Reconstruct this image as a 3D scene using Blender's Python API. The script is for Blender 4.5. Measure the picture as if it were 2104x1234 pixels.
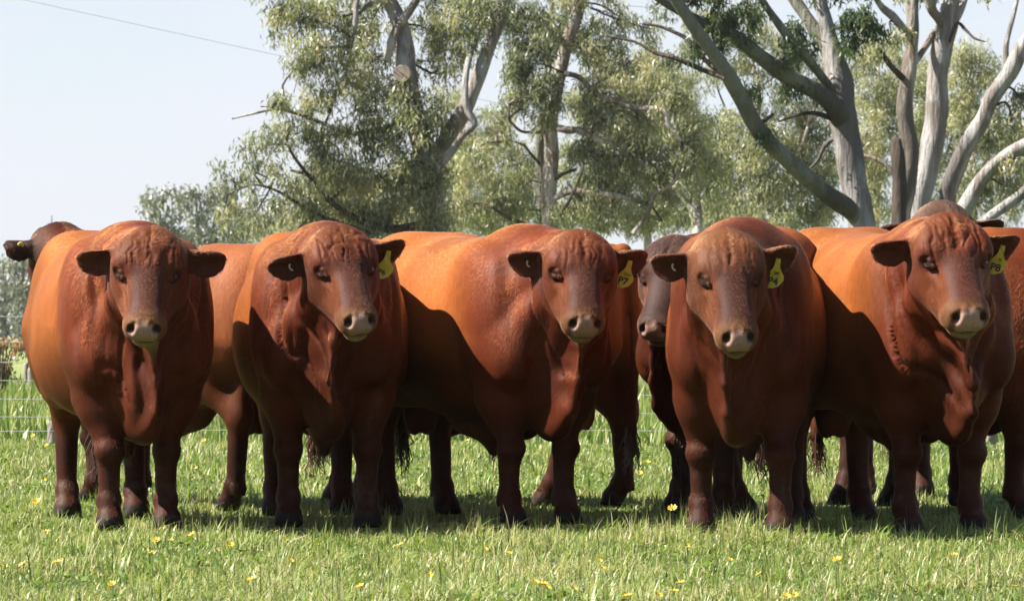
import bpy, bmesh, math, random
import numpy as np
from mathutils import Vector, Matrix, Euler

for o in list(bpy.data.objects): bpy.data.objects.remove(o, do_unlink=True)
SC = bpy.context.scene
COL = SC.collection
R = math.radians

# ------------------------------------------------------------------ camera, sky, sun, exposure
FPX, CXP, HORIZON, CAMZ = 8960.0, 1052.0, 695.0, 0.88       # focal length in photo pixels, eye height in metres
cam = bpy.data.cameras.new('camera'); camera = bpy.data.objects.new('camera', cam); COL.objects.link(camera)
cam.sensor_width = 36.0; cam.lens = 36.0 * FPX / 2104.0
cam.clip_start = 0.5; cam.clip_end = 6000
camera.location = (0, 0, CAMZ)
camera.rotation_euler = (R(90) + math.atan((HORIZON - 617.0) / FPX), 0, 0)
cam.dof.use_dof = True; cam.dof.focus_distance = 19.6; cam.dof.aperture_fstop = 16
SC.camera = camera

SUN_DIR = Vector((-0.68, -0.11, 0.725)).normalized()           # towards the sun: left of the picture, fairly high
world = bpy.data.worlds.new('World'); SC.world = world; world.use_nodes = True
wn, wl = world.node_tree.nodes, world.node_tree.links
bg = wn['Background']
sky = wn.new('ShaderNodeTexSky'); sky.sky_type = 'NISHITA'; sky.sun_disc = False
sky.sun_elevation = math.asin(SUN_DIR.z); sky.sun_rotation = math.atan2(SUN_DIR.x, SUN_DIR.y)
sky.air_density = 1.0; sky.dust_density = 0.4; sky.ozone_density = 2.5
# thin high cloud over the blue
wtc = wn.new('ShaderNodeTexCoord'); wmp = wn.new('ShaderNodeMapping'); wmp.inputs['Scale'].default_value = (2.2, 2.2, 9.0)
wno = wn.new('ShaderNodeTexNoise'); wno.inputs['Scale'].default_value = 3.6; wno.inputs['Detail'].default_value = 7; wno.inputs['Roughness'].default_value = .55
wrp = wn.new('ShaderNodeValToRGB'); wrp.color_ramp.elements[0].position = .34; wrp.color_ramp.elements[1].position = .60
wrp.color_ramp.elements[0].color = (.70, .70, .70, 1); wrp.color_ramp.elements[1].color = (1, 1, 1, 1)
wmx = wn.new('ShaderNodeMix'); wmx.data_type = 'RGBA'; wmx.inputs['B'].default_value = (5.45, 5.6, 6.25, 1)
wl.new(wtc.outputs['Generated'], wmp.inputs['Vector']); wl.new(wmp.outputs['Vector'], wno.inputs['Vector'])
wl.new(wno.outputs['Fac'], wrp.inputs['Fac']); wsx = wn.new('ShaderNodeSeparateXYZ'); wl.new(wtc.outputs['Generated'], wsx.inputs[0])        # thin cloud looks denser low down
wel = wn.new('ShaderNodeMapRange'); wel.inputs[1].default_value = 0; wel.inputs[2].default_value = .5; wel.inputs[3].default_value = 1; wel.inputs[4].default_value = .10; wl.new(wsx.outputs['Z'], wel.inputs[0])
wmu = wn.new('ShaderNodeMath'); wmu.operation = 'MULTIPLY'; wl.new(wrp.outputs['Color'], wmu.inputs[0]); wl.new(wel.outputs[0], wmu.inputs[1]); wl.new(wmu.outputs[0], wmx.inputs['Factor'])
wl.new(sky.outputs['Color'], wmx.inputs['A']); wl.new(wmx.outputs['Result'], bg.inputs['Color'])
bg.inputs['Strength'].default_value = 0.05

sun = bpy.data.lights.new('sun', 'SUN'); sun.energy = 5.0; sun.angle = R(.53); sun.color = (1.0, .94, .85)
sun_lamp = bpy.data.objects.new('sun', sun); COL.objects.link(sun_lamp)
sun_lamp.rotation_euler = (-SUN_DIR).to_track_quat('-Z', 'Y').to_euler()
SC.cycles.diffuse_bounces = 2; SC.cycles.max_bounces = 8
vs = SC.view_settings; vs.view_transform = 'Standard'; vs.look = 'None'; vs.exposure = 1.65; vs.gamma = 1.0; vs.use_curve_mapping = False

# ------------------------------------------------------------------ helpers
def at(px, py, d):
    """the point d metres from the camera plane that the photograph shows at this pixel"""
    return Vector(((px - CXP) / FPX * d, d, CAMZ + (HORIZON - py) / FPX * d))
def mesh_obj(name, verts, faces, mat, parent=None, smooth=False):
    me = bpy.data.meshes.new(name)
    if isinstance(verts, np.ndarray):
        verts = np.ascontiguousarray(verts, np.float32); k = faces.shape[1]
        me.vertices.add(len(verts)); me.vertices.foreach_set('co', verts.ravel())
        me.loops.add(faces.size); me.loops.foreach_set('vertex_index', np.ascontiguousarray(faces, np.int32).ravel())
        me.polygons.add(len(faces)); me.polygons.foreach_set('loop_start', np.arange(len(faces), dtype=np.int32) * k)
        me.update(calc_edges=True)
    else:
        me.from_pydata(verts, [], faces); me.update()
    if smooth: me.shade_smooth()
    if mat: me.materials.append(mat)
    o = bpy.data.objects.new(name, me); COL.objects.link(o)
    if parent: o.parent = parent
    return o
def empty(name, loc=(0, 0, 0), rz=0):
    o = bpy.data.objects.new(name, None); COL.objects.link(o); o.location = loc; o.rotation_euler = (0, 0, rz); o.empty_display_size = .2
    return o
def tag(o, label=None, cat=None, group=None, kind=None):
    if label: o['label'] = label
    if cat: o['category'] = cat
    if group: o['group'] = group
    if kind: o['kind'] = kind
    return o
def attr(o, name, kind, domain, data):
    a = o.data.attributes.new(name, kind, domain)
    a.data.foreach_set('color' if 'COLOR' in kind else ('vector' if 'VECTOR' in kind else 'value'), np.ascontiguousarray(data, np.float32).ravel())
class NT:
    """small wrapper to write node trees"""
    def __init__(s, name):
        s.m = bpy.data.materials.new(name); s.m.use_nodes = True; s.t = s.m.node_tree; s.b = s.t.nodes['Principled BSDF']; s.out = s.t.nodes['Material Output']
    def n(s, typ, **kw):
        x = s.t.nodes.new('ShaderNode' + typ)
        for k, v in kw.items():
            if hasattr(x, k): setattr(x, k, v)
            else: x.inputs[k.replace('_', ' ')].default_value = v
        return x
    def l(s, a, b): s.t.links.new(a, b)
    def coord(s, which='Object', scale=(1, 1, 1)):
        tc = s.n('TexCoord'); mp = s.n('Mapping'); mp.inputs['Scale'].default_value = scale
        s.l(tc.outputs[which], mp.inputs['Vector']); return mp.outputs['Vector']
    def noise(s, vec, scale, detail=4, rough=.55, dist=0):
        x = s.n('TexNoise', Scale=scale, Detail=detail, Roughness=rough, Distortion=dist)
        if vec is not None: s.l(vec, x.inputs['Vector'])
        return x.outputs['Fac']
    def ramp(s, fac, stops):
        x = s.n('ValToRGB'); e = x.color_ramp.elements
        while len(e) < len(stops): e.new(.5)
        for i, (p, c) in enumerate(stops):
            e[i].position = p; e[i].color = (*c, 1) if len(c) == 3 else c
        s.l(fac, x.inputs['Fac']); return x.outputs['Color']
    def mix(s, fac, a, b, mode='MIX'):
        x = s.n('Mix', data_type='RGBA', blend_type=mode)
        for sock, v in (('Factor', fac), ('A', a), ('B', b)):
            if isinstance(v, bpy.types.NodeSocket): s.l(v, x.inputs[sock])
            else: x.inputs[sock].default_value = v if sock == 'Factor' else ((*v, 1) if len(v) == 3 else v)
        return x.outputs['Result']
    def mapr(s, v, a, b, c, d):
        x = s.n('MapRange'); s.l(v, x.inputs[0])
        for i, k in enumerate((a, b, c, d)): x.inputs[i + 1].default_value = k
        return x.outputs[0]
    def bump(s, h, strength, dist, nrm=None):
        x = s.n('Bump', Strength=strength, Distance=dist); s.l(h, x.inputs['Height'])
        if nrm is not None: s.l(nrm, x.inputs['Normal'])
        return x.outputs['Normal']
    def set(s, **kw):
        for k, v in kw.items():
            i = s.b.inputs[k.replace('_', ' ')]
            if isinstance(v, bpy.types.NodeSocket): s.l(v, i)
            else: i.default_value = (*v, 1) if isinstance(v, tuple) and len(v) == 3 else v
        return s.m
RNG = np.random.default_rng(7)
# ------------------------------------------------------------------ ground
m = NT('pasture'); v = m.coord('Object')
g1 = m.ramp(m.noise(v, .9, 6, .6), [(.30, (.055, .075, .018)), (.5, (.085, .110, .026)), (.68, (.13, .145, .045))])
soil = m.ramp(m.noise(v, 3.2, 5, .6), [(.58, (0, 0, 0)), (.72, (1, 1, 1))])
g2 = m.mix(soil, g1, (.10, .080, .045))
fine = m.noise(v, 38, 5, .7)
g3 = m.mix(m.mapr(fine, .3, .7, 0, .55), g2, (.05, .075, .015))
PASTURE = m.set(Base_Color=g3, Roughness=.85, Specular_IOR_Level=.2, Normal=m.bump(fine, .8, .05))
def sheet(name, xs, ys, zf, mat):
    V = [(x, y, zf(x, y)) for y in ys for x in xs]; nx = len(xs)
    Fc = [(j*nx+i, j*nx+i+1, (j+1)*nx+i+1, (j+1)*nx+i) for j in range(len(ys)-1) for i in range(nx-1)]
    return mesh_obj(name, V, Fc, mat, smooth=True)
ys_ = [-60, -20, 0, 8] + list(np.linspace(12, 60, 49)) + [70, 85, 100, 130, 170, 230, 320, 450, 700, 1200, 2500, 5000]
xs_ = [-4000, -1500, -600, -250, -120, -60, -30, -15] + list(np.linspace(-9, 9, 37)) + [15, 30, 60, 120, 250, 600, 1500, 4000]
def ground_z(x, y):
    w = min(1, max(0, (60 - abs(y - 30)) / 30)) * min(1, max(0, (25 - abs(x)) / 10))
    return w * (.012 * math.sin(x * 1.7 + y * .6) + .010 * math.sin(x * .8 - y * 1.3 + 1) - .012)
tag(sheet('ground', [float(x) for x in xs_], [float(y) for y in ys_], ground_z, PASTURE), kind='structure')
# paler, grazed paddock beyond the fence line and a bare earth track before it
m = NT('far paddock'); v = m.coord('Object')
FARGRASS = m.set(Base_Color=m.ramp(m.noise(v, .05, 6, .65), [(.35, (.13, .17, .05)), (.6, (.20, .23, .085))]), Roughness=.9, Specular_IOR_Level=.1)
tag(mesh_obj('paddock', [(-300, 92, .03), (300, 92, .03), (900, 420, .03), (-900, 420, .03)], [(0, 1, 2, 3)], FARGRASS), kind='structure')
m = NT('bare earth'); v = m.coord('Object')
EARTH = m.set(Base_Color=m.ramp(m.noise(v, .6, 6, .65), [(.35, (.12, .09, .05)), (.6, (.20, .15, .09))]), Roughness=.95)
tag(mesh_obj('earth_track', [(-120, 78, .02), (120, 78, .02), (120, 90, .02), (-120, 90, .02)], [(0, 1, 2, 3)], EARTH), kind='structure')

# ------------------------------------------------------------------ bark and leaves
def bark(name, pale, tan, dark):
    m = NT(name); v = m.coord('Object', (1, 1, .28)); v2 = m.coord('Object', (1, 1, .12))
    a = m.noise(v, 3.2, 6, .6, .6); b = m.noise(v2, 16, 5, .6); c = m.noise(v, 1.1, 3, .5)
    col = m.mix(m.mapr(a, .46, .56, 0, 1), pale, tan)
    col = m.mix(m.mapr(c, .54, .62, 0, .85), col, dark)
    col = m.mix(m.mapr(b, .55, .75, 0, .5), col, dark)
    return m.set(Base_Color=col, Roughness=.8, Specular_IOR_Level=.25, Normal=m.bump(b, .9, .10))
BARK_PALE = bark('pale gum bark', (.42, .39, .35), (.20, .155, .12), (.10, .085, .072))
BARK_GREY = bark('grey gum bark', (.33, .32, .31), (.20, .17, .15), (.09, .08, .075))
BARK_OLIVE = bark('olive gum bark', (.18, .18, .14), (.12, .115, .09), (.065, .06, .05))
BARK_DARK = bark('dark twig bark', (.085, .064, .05), (.06, .046, .036), (.035, .028, .024))
m = NT('sawn wood'); v = m.coord('Object')
SAWN = m.set(Base_Color=m.ramp(m.noise(v, 14, 4), [(.3, (.20, .15, .12)), (.7, (.33, .26, .21))]), Roughness=.9)
def leaf_mat(name, stops, trans=.36):
    m = NT(name); a = m.n('Attribute', attribute_name='tint', attribute_type='GEOMETRY')
    col = m.ramp(a.outputs['Fac'], stops)
    m.set(Base_Color=col, Roughness=.42, Specular_IOR_Level=.5)
    tr = m.n('BsdfTranslucent'); m.l(m.mix(1.0, col, (1.5, 1.7, .8), 'MULTIPLY'), tr.inputs['Color'])
    mx = m.n('MixShader'); mx.inputs[0].default_value = trans
    m.l(m.b.outputs[0], mx.inputs[1]); m.l(tr.outputs[0], mx.inputs[2]); m.l(mx.outputs[0], m.out.inputs['Surface'])
    return m.m
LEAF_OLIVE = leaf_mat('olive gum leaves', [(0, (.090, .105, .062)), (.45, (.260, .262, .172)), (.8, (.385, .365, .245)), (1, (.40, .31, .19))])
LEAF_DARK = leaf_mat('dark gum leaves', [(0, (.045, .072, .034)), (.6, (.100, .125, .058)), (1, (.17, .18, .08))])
LEAF_HAZED = leaf_mat('haze-tinted gum leaves', [(0, (.13, .145, .12)), (.6, (.20, .205, .16)), (1, (.26, .24, .18))], .2)  # greyed leaf colour carries the fade of distance haze
LEAF_DRY = leaf_mat('dry shrub leaves', [(0, (.20, .16, .10)), (.4, (.34, .24, .15)), (.7, (.40, .18, .10)), (1, (.45, .33, .22))])

def smooth_path(pts, rad, sub=5):
    P = [np.array(p, float) for p in pts]; out, rr = [], []
    n = len(P)
    for i in range(n - 1):
        p0, p1, p2, p3 = P[max(i-1, 0)], P[i], P[i+1], P[min(i+2, n-1)]
        for k in range(sub):
            t = k / sub
            out.append(.5*((2*p1) + (-p0+p2)*t + (2*p0-5*p1+4*p2-p3)*t*t + (-p0+3*p1-3*p2+p3)*t**3)); rr.append(rad[i] + (rad[i+1]-rad[i])*t)
    out.append(P[-1]); rr.append(rad[-1])
    return np.array(out), np.array(rr)
class Tubes:
    """collects tapered tubes into one mesh"""
    def __init__(s): s.V, s.F, s.n = [], [], 0
    def add(s, pts, rad, sides=10, lump=.0, sub=5, rng=RNG, cap=True):
        P, rr = smooth_path(pts, rad, sub) if sub > 1 else (np.array(pts, float), np.array(rad, float))
        T = np.gradient(P, axis=0); T /= np.linalg.norm(T, axis=1, keepdims=True) + 1e-9
        ref = np.array([0, 1, 0.13]); ref /= np.linalg.norm(ref)
        A = np.cross(T, ref); A /= np.linalg.norm(A, axis=1, keepdims=True) + 1e-9; B = np.cross(T, A)
        th = np.arange(sides) * 2 * math.pi / sides
        ph = rng.uniform(0, 6.28, 4)
        i = np.arange(len(P))[:, None]
        k = 1 + lump * (np.sin(th * 2 + ph[0] + i * .35) * .5 + np.sin(th * 3 + ph[1] - i * .5) * .35 + np.sin(i * .9 + ph[2]) * .4)
        ring = P[:, None] + rr[:, None, None] * k[..., None] * (np.cos(th)[None, :, None] * A[:, None] + np.sin(th)[None, :, None] * B[:, None])
        n0 = s.n; s.V.append(ring.reshape(-1, 3)); m_ = len(P)
        a = (np.arange(m_ - 1)[:, None] * sides + np.arange(sides)[None]); b = (np.arange(m_ - 1)[:, None] * sides + (np.arange(sides)[None] + 1) % sides)
        s.F.append(np.stack([a, b, b + sides, a + sides], -1).reshape(-1, 4) + n0)
        s.n += m_ * sides
        if cap:
            for r0, c in ((0, P[0]), (m_ - 1, P[-1])):
                s.V.append(np.array([c])); k0 = n0 + r0 * sides
                s.F.append(np.stack([k0 + np.arange(sides), k0 + (np.arange(sides) + 1) % sides, np.full(sides, s.n), np.full(sides, s.n)], -1)); s.n += 1
        return P
    def build(s, name, mat, parent=None):
        V = np.concatenate(s.V); Fc = np.concatenate(s.F)
        q = Fc[:, 2] != Fc[:, 3]
        me = bpy.data.meshes.new(name)
        faces = [tuple(f) for f in Fc[q].tolist()] + [tuple(f[:3]) for f in Fc[~q].tolist()]
        me.from_pydata(V.tolist(), [], faces); me.update(); me.shade_smooth(); me.materials.append(mat)
        o = bpy.data.objects.new(name, me); COL.objects.link(o)
        if parent: o.parent = parent
        return o
def leaves(centres, per, spread, length, width, rng, droop=.75, tintc=None):
    """hanging lance-shaped leaves round each twig end; returns verts, quads, tint per vertex"""
    n = len(centres) * per
    C = np.repeat(centres, per, 0)
    off = rng.normal(0, 1, (n, 3)); off /= np.linalg.norm(off, axis=1, keepdims=True); off *= (rng.random((n, 1)) ** .7) * spread
    off[:, 2] *= 1.1
    b = C + off
    d = rng.normal(0, .55, (n, 3)); d[:, 2] -= droop; d /= np.linalg.norm(d, axis=1, keepdims=True)
    L = length * rng.uniform(.6, 1.25, (n, 1)); W = width * rng.uniform(.7, 1.3, (n, 1))
    s_ = np.cross(d, rng.normal(0, 1, (n, 3))); s_ /= np.linalg.norm(s_, axis=1, keepdims=True) + 1e-9
    bend = np.cross(d, s_) * L * rng.uniform(-.18, .18, (n, 1))
    V = np.stack([b, b + d * L * .42 + s_ * W * .5 + bend, b + d * L, b + d * L * .42 - s_ * W * .5 + bend], 1).reshape(-1, 3)
    Fc = np.arange(n * 4).reshape(-1, 4)
    tc = np.repeat(rng.normal(.42, .16, len(centres)) if tintc is None else tintc, per) + rng.normal(0, .16, n)
    return V, Fc, np.repeat(np.clip(tc, 0, 1), 4)

class Tree:
    """limbs drawn through photo pixels at this tree's own distance, given depth; crown of hanging leaf sprays"""
    def __init__(s, name, d, seed): s.name, s.d, s.rng, s.pts, s.parts = name, d, np.random.default_rng(seed), [], []; s.twigs = Tubes(); s.leaf = []
    def limb(s, px, w, dep=None, lump=.06, sides=12):
        """px: (x, y) list; w: widths in pixels; dep: depth offsets in metres"""
        dep = dep or [0] * len(px)
        w = np.interp(np.linspace(0, 1, len(px)), np.linspace(0, 1, len(w)), w)
        P = [at(x, y, s.d + q) for (x, y), q in zip(px, dep)]; rad = [ww * .5 / FPX * s.d for ww in w]
        return P, rad
    def add_limb(s, tubes, px, w, dep=None, lump=.06, sides=12):
        P, rad = s.limb(px, w, dep)
        out = tubes.add([tuple(p) for p in P], rad, sides, lump, rng=s.rng); s.pts.append(out); return out
    def clump(s, x, y, rx, ry, dens=1.0, dep=0, tint=.42, per=84, twig=True):
        k = s.d / FPX; c = np.array(at(x, y, s.d + dep)); rad = np.array([rx * k, .8 * .5 * (rx + ry) * k, ry * k])
        n = max(3, int(dens * 14 * math.pi * rad[0] * rad[2]))
        q = s.rng.normal(0, 1, (n, 3)); q /= np.linalg.norm(q, axis=1, keepdims=True); q *= s.rng.random((n, 1)) ** .45
        cen = c + q * rad
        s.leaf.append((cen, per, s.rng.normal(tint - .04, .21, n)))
        if twig and s.pts:
            A = np.concatenate(s.pts); j = np.argmin(((A - c) ** 2).sum(1)); root = A[j]
            mid = (root + c) * .5 + s.rng.normal(0, .12, 3) + np.array([0, 0, .08])
            s.twigs.add([root, mid, c], [.030, .022, .013], 5, 0, 4, s.rng, False)
            for e in cen[: max(5, n // 6)]:
                t = s.rng.uniform(.3, 1); b = root + (c - root) * t
                s.twigs.add([b, (b + e) * .5 + s.rng.normal(0, .05, 3) + np.array([0, 0, .05]), e], [.010, .007, .004], 3, 0, 3, s.rng, False)
    def finish(s, root, leafmat, length=.14, width=.026, spread=.27, twigmat=None, droop=1.1):
        Vs, Fs, Ts, n = [], [], [], 0
        for cen, per, tc in s.leaf:
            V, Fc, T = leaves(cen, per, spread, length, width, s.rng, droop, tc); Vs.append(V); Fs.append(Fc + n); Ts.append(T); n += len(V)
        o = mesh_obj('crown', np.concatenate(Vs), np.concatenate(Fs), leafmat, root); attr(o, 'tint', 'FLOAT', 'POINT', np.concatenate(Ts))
        if s.twigs.V: s.twigs.build('twigs', twigmat or BARK_DARK, root)['kind'] = 'stuff'
        return o
def part_limb(t, root, name, mat, px, w, dep=None, lump=.06, sides=12):
    tb = Tubes(); t.add_limb(tb, px, w, dep, lump, sides); return tb.build(name, mat, root)

# --- leafy gum in the middle left, its trunk half hidden, one limb sawn off
t = Tree('gum', 80, 11); r1 = empty('gum_tree', (at(895, 700, 80).x, 80, 0))
def local(o, root): o.matrix_parent_inverse = Matrix.Translation(-Vector(root.location)); return o
KIDS = []
def P_(tree, root, name, mat, px, w, dep=None, lump=.09): local(part_limb(tree, root, name, mat, px, w, dep, lump), root)
P_(t, r1, 'trunk', BARK_GREY, [(905, 795), (900, 700), (896, 560), (890, 430), (878, 335), (858, 260), (843, 205), (834, 150), (831, 100), (822, 50), (800, 0), (790, -60)], [66, 62, 58, 54, 50, 46, 42, 42, 40, 36, 30, 26], [0, 0, 0, 0, 0, -.1, -.2, -.2, -.1, 0, .1, .2])
P_(t, r1, 'limb', BARK_PALE, [(793, 125), (803, 92), (814, 62), (830, 38), (858, -5), (880, -60)], [14, 20, 17, 18, 16, 14], [-.3, -.3, -.25, -.2, -.3, -.5])
P_(t, r1, 'limb', BARK_GREY, [(717, 96), (727, 60), (730, 25), (734, -10), (740, -60)], [12, 14, 13, 12, 10], [-.4, -.5, -.5, -.4, -.3])
P_(t, r1, 'limb', BARK_PALE, [(738, 28), (752, 14), (764, 7), (790, 6)], [7, 8, 9, 9], [-.4, -.3, -.3, -.1])
P_(t, r1, 'limb', BARK_GREY, [(880, 345), (908, 300), (948, 235), (979, 168), (1004, 100), (1030, 30), (1050, -50)], [34, 34, 33, 31, 28, 24, 20], [0, -.2, -.4, -.5, -.5, -.4, -.2])
P_(t, r1, 'limb', BARK_GREY, [(896, 352), (930, 308), (950, 278), (974, 255), (962, 230), (955, 188), (961, 130), (975, 92), (990, 40)], [16, 16, 15, 17, 15, 14, 13, 11, 9], [-.6, -.7, -.8, -.8, -.8, -.8, -.7, -.5, -.4])
P_(t, r1, 'dead_branch', BARK_PALE, [(476, 244), (509, 236), (563, 225), (602, 231), (657, 251), (707, 271), (748, 274), (800, 262), (848, 235)], [3, 5, 6, 7, 8, 9, 10, 12, 14], [-1.2, -1.1, -1, -.9, -.8, -.7, -.5, -.3, 0])
P_(t, r1, 'dead_branch', BARK_PALE, [(535, 219), (552, 219), (566, 226)], [3, 4, 5], [-1, -1, -1])
P_(t, r1, 'limb', BARK_DARK, [(588, 285), (604, 322), (650, 380), (700, 430), (790, 470), (880, 460)], [4, 6, 9, 12, 16, 20], [-1.0, -1.0, -.8, -.6, -.4, 0])
P_(t, r1, 'limb', BARK_DARK, [(470, 400), (520, 380), (575, 395), (650, 440), (760, 480)], [3, 4, 6, 9, 12], [-1.4, -1.2, -1, -.7, -.4])
# sawn limb stub with its pale round face
c0 = at(826, 151, 79.2); tb = Tubes(); tb.add([tuple(c0 + Vector((.12, 1.2, .02))), tuple(c0 + Vector((.02, .30, 0))), tuple(c0)], [.17, .165, .165], 14, .05, 3)
local(tb.build('sawn_limb_stub', BARK_GREY, r1), r1)
tb = Tubes(); tb.add([tuple(c0 + Vector((0, .0, 0))), tuple(c0 + Vector((-.002, -.02, 0)))], [.155, .150], 18, .03, 1); sf = local(tb.build('sawn_face', SAWN, r1), r1); sf.data.shade_flat()
for (x, y, rx, ry, dn, dp, ti) in [
    (600, 40, 55, 60, 1.0, -.6, .5), (660, 20, 90, 60, 1.1, -.4, .5), (640, 95, 60, 40, 1.0, -.9, .5), (700, 120, 85, 70, 1.1, -.5, .48), (760, 50, 80, 60, .9, .4, .45),
    (620, 130, 35, 50, .9, -.8, .5), (690, 190, 60, 40, 1.0, -.8, .48), (770, 200, 80, 60, 1.2, -.6, .42), (760, 130, 50, 60, 1.0, .3, .4),
    (640, 225, 70, 30, 1.0, -.9, .5), (560, 215, 40, 25, .8, -1.1, .5), (580, 270, 70, 45, .9, -1.0, .45), (535, 310, 45, 45, .7, -1.2, .48), (660, 290, 90, 50, 1.1, -.7, .45),
    (740, 280, 80, 60, 1.2, -.6, .42), (820, 270, 75, 65, 1.3, -.8, .42), (880, 230, 60, 60, 1.1, -.4, .42), (900, 140, 60, 60, 1.0, .5, .45), (880, 60, 60, 60, .9, .4, .45),
    (930, 60, 70, 70, 1.1, -.2, .45), (990, 40, 80, 60, 1.1, -.6, .38), (480, 370, 45, 45, .6, -1.4, .5), (550, 365, 60, 50, .6, -1.1, .48), (630, 360, 80, 50, .9, -.8, .5),
    (720, 360, 90, 55, 1.2, -.5, .48), (810, 350, 80, 60, 1.4, -.6, .45), (870, 390, 80, 55, 1.3, -.4, .42), (530, 430, 70, 45, .7, -1.0, .5), (620, 430, 80, 45, .9, -.7, .52),
    (710, 440, 90, 45, 1.1, -.4, .52), (800, 430, 80, 45, 1.2, -.3, .48), (890, 450, 80, 40, 1.2, -.2, .5), (460, 450, 40, 30, .5, -1.3, .5), (1020, 20, 60, 50, 1, .6, .4), (560, -20, 60, 40, 1, -.5, .5), (800, -40, 120, 50, 1, 0, .45), (950, -40, 120, 50, 1, 0, .45),
    (600, 500, 90, 40, .9, -.5, .5), (760, 500, 110, 40, 1, -.3, .5)]:
    t.clump(x, y, rx, ry, dn, dp, ti)
t.finish(r1, LEAF_OLIVE)
for o in r1.children: local(o, r1)
tag(r1, 'leafy gum tree left of centre with a round sawn off limb on its trunk', 'tree')

# --- white trunked gum behind the middle bull
t = Tree('gum', 95, 12); r2 = empty('gum_tree', (at(1132, 700, 95).x, 95, 0))
P_(t, r2, 'trunk', BARK_PALE, [(1136, 778), (1134, 640), (1131, 500), (1129, 430), (1128, 380), (1134, 320), (1131, 270), (1137, 215), (1148, 155), (1163, 95), (1180, 45), (1196, -5), (1205, -60)], [40, 36, 34, 32, 32, 31, 29, 28, 30, 28, 26, 24, 20])
P_(t, r2, 'limb', BARK_OLIVE, [(1126, 600), (1120, 470), (1112, 385), (1109, 320), (1112, 255), (1125, 150), (1132, 60), (1136, -30)], [22, 21, 20, 18, 16, 15, 13, 10], [.5, .5, .5, .5, .4, .5, .6, .8])
P_(t, r2, 'limb', BARK_DARK, [(1136, 372), (1155, 358), (1184, 348)], [10, 8, 6], [0, -.3, -.5])
P_(t, r2, 'limb', BARK_PALE, [(1140, 262), (1168, 267), (1192, 268), (1228, 286), (1290, 300)], [16, 15, 14, 11, 7], [0, -.3, -.5, -.7, -.9])
P_(t, r2, 'limb', BARK_PALE, [(1150, 150), (1188, 158), (1227, 194), (1273, 210), (1308, 222), (1362, 227), (1374, 258), (1400, 290)], [13, 12, 12, 11, 11, 12, 10, 7], [0, -.4, -.6, -.8, -.9, -1, -1, -1])
P_(t, r2, 'limb', BARK_PALE, [(1134, 410), (1172, 394), (1223, 397), (1289, 406), (1340, 425)], [14, 13, 13, 11, 8], [0, -.4, -.6, -.8, -.9])
P_(t, r2, 'limb', BARK_DARK, [(1128, 270), (1095, 272), (1068, 268), (1045, 245)], [9, 7, 6, 4], [0, -.3, -.5, -.6])
P_(t, r2, 'limb', BARK_DARK, [(1112, 340), (1090, 315), (1076, 298), (1050, 290)], [7, 6, 5, 3], [.5, .2, 0, -.2])
P_(t, r2, 'limb', BARK_DARK, [(1010, 425), (1040, 445), (1080, 462), (1125, 480)], [6, 8, 9, 11], [-.8, -.6, -.4, 0])
P_(t, r2, 'limb', BARK_DARK, [(1140, 460), (1165, 420), (1185, 380), (1200, 340)], [8, 7, 5, 3], [0, -.5, -.8, -1])
P_(t, r2, 'limb', BARK_PALE, [(1300, 480), (1330, 440), (1345, 400), (1385, 375), (1400, 330)], [9, 10, 9, 7, 5], [-1.0, -1.0, -1, -1, -1])
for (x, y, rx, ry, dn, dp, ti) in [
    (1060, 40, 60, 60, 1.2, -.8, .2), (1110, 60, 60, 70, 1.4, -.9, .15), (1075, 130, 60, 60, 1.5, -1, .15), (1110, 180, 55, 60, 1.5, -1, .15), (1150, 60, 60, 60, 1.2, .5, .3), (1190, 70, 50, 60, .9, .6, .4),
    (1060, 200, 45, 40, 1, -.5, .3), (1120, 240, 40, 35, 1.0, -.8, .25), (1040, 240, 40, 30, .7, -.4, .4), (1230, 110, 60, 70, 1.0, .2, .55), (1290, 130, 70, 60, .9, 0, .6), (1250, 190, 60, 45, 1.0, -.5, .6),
    (1330, 170, 70, 50, 1.1, -.6, .6), (1380, 220, 60, 55, 1.2, -.7, .55), (1310, 250, 70, 45, 1.2, -.8, .5), (1240, 250, 60, 50, 1.0, -.6, .4), (1190, 220, 45, 40, .8, -.3, .4), (1200, 310, 60, 45, 1.2, -.6, .35),
    (1260, 330, 60, 50, 1.2, -.6, .35), (1330, 320, 70, 50, 1.3, -.8, .4), (1400, 300, 60, 50, 1.2, -.8, .45), (1430, 350, 50, 50, 1.0, -.6, .45), (1220, 380, 55, 40, 1.0, -.4, .4), (1290, 400, 60, 40, 1.0, -.5, .4),
    (1360, 390, 55, 40, 1.0, -.6, .45), (1180, 430, 60, 35, .9, -.3, .45), (1260, 450, 70, 35, .9, -.3, .45), (1350, 450, 70, 35, .9, 0, .45), (1020, 300, 50, 30, .8, -.4, .6), (990, 345, 60, 45, 1.1, -.4, .62),
    (1060, 380, 55, 45, .9, 0, .5), (1020, 420, 70, 45, 1.1, -.3, .5), (1090, 430, 50, 40, .7, .3, .45), (960, 420, 50, 50, 1.1, -.2, .52), (1400, 130, 50, 50, .7, .6, .5), (1440, 250, 45, 50, .8, .3, .5), (1340, 60, 50, 50, .6, .6, .45), (1280, 40, 60, 40, .7, .4, .5), (1200, -20, 90, 40, 1, 0, .4)]:
    t.clump(x, y, rx, ry, dn, dp, ti)
t.finish(r2, LEAF_OLIVE, .15, .028, .27)
for o in r2.children: local(o, r2)
tag(r2, 'gum tree with a straight white trunk rising behind the middle bull', 'tree')

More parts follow.
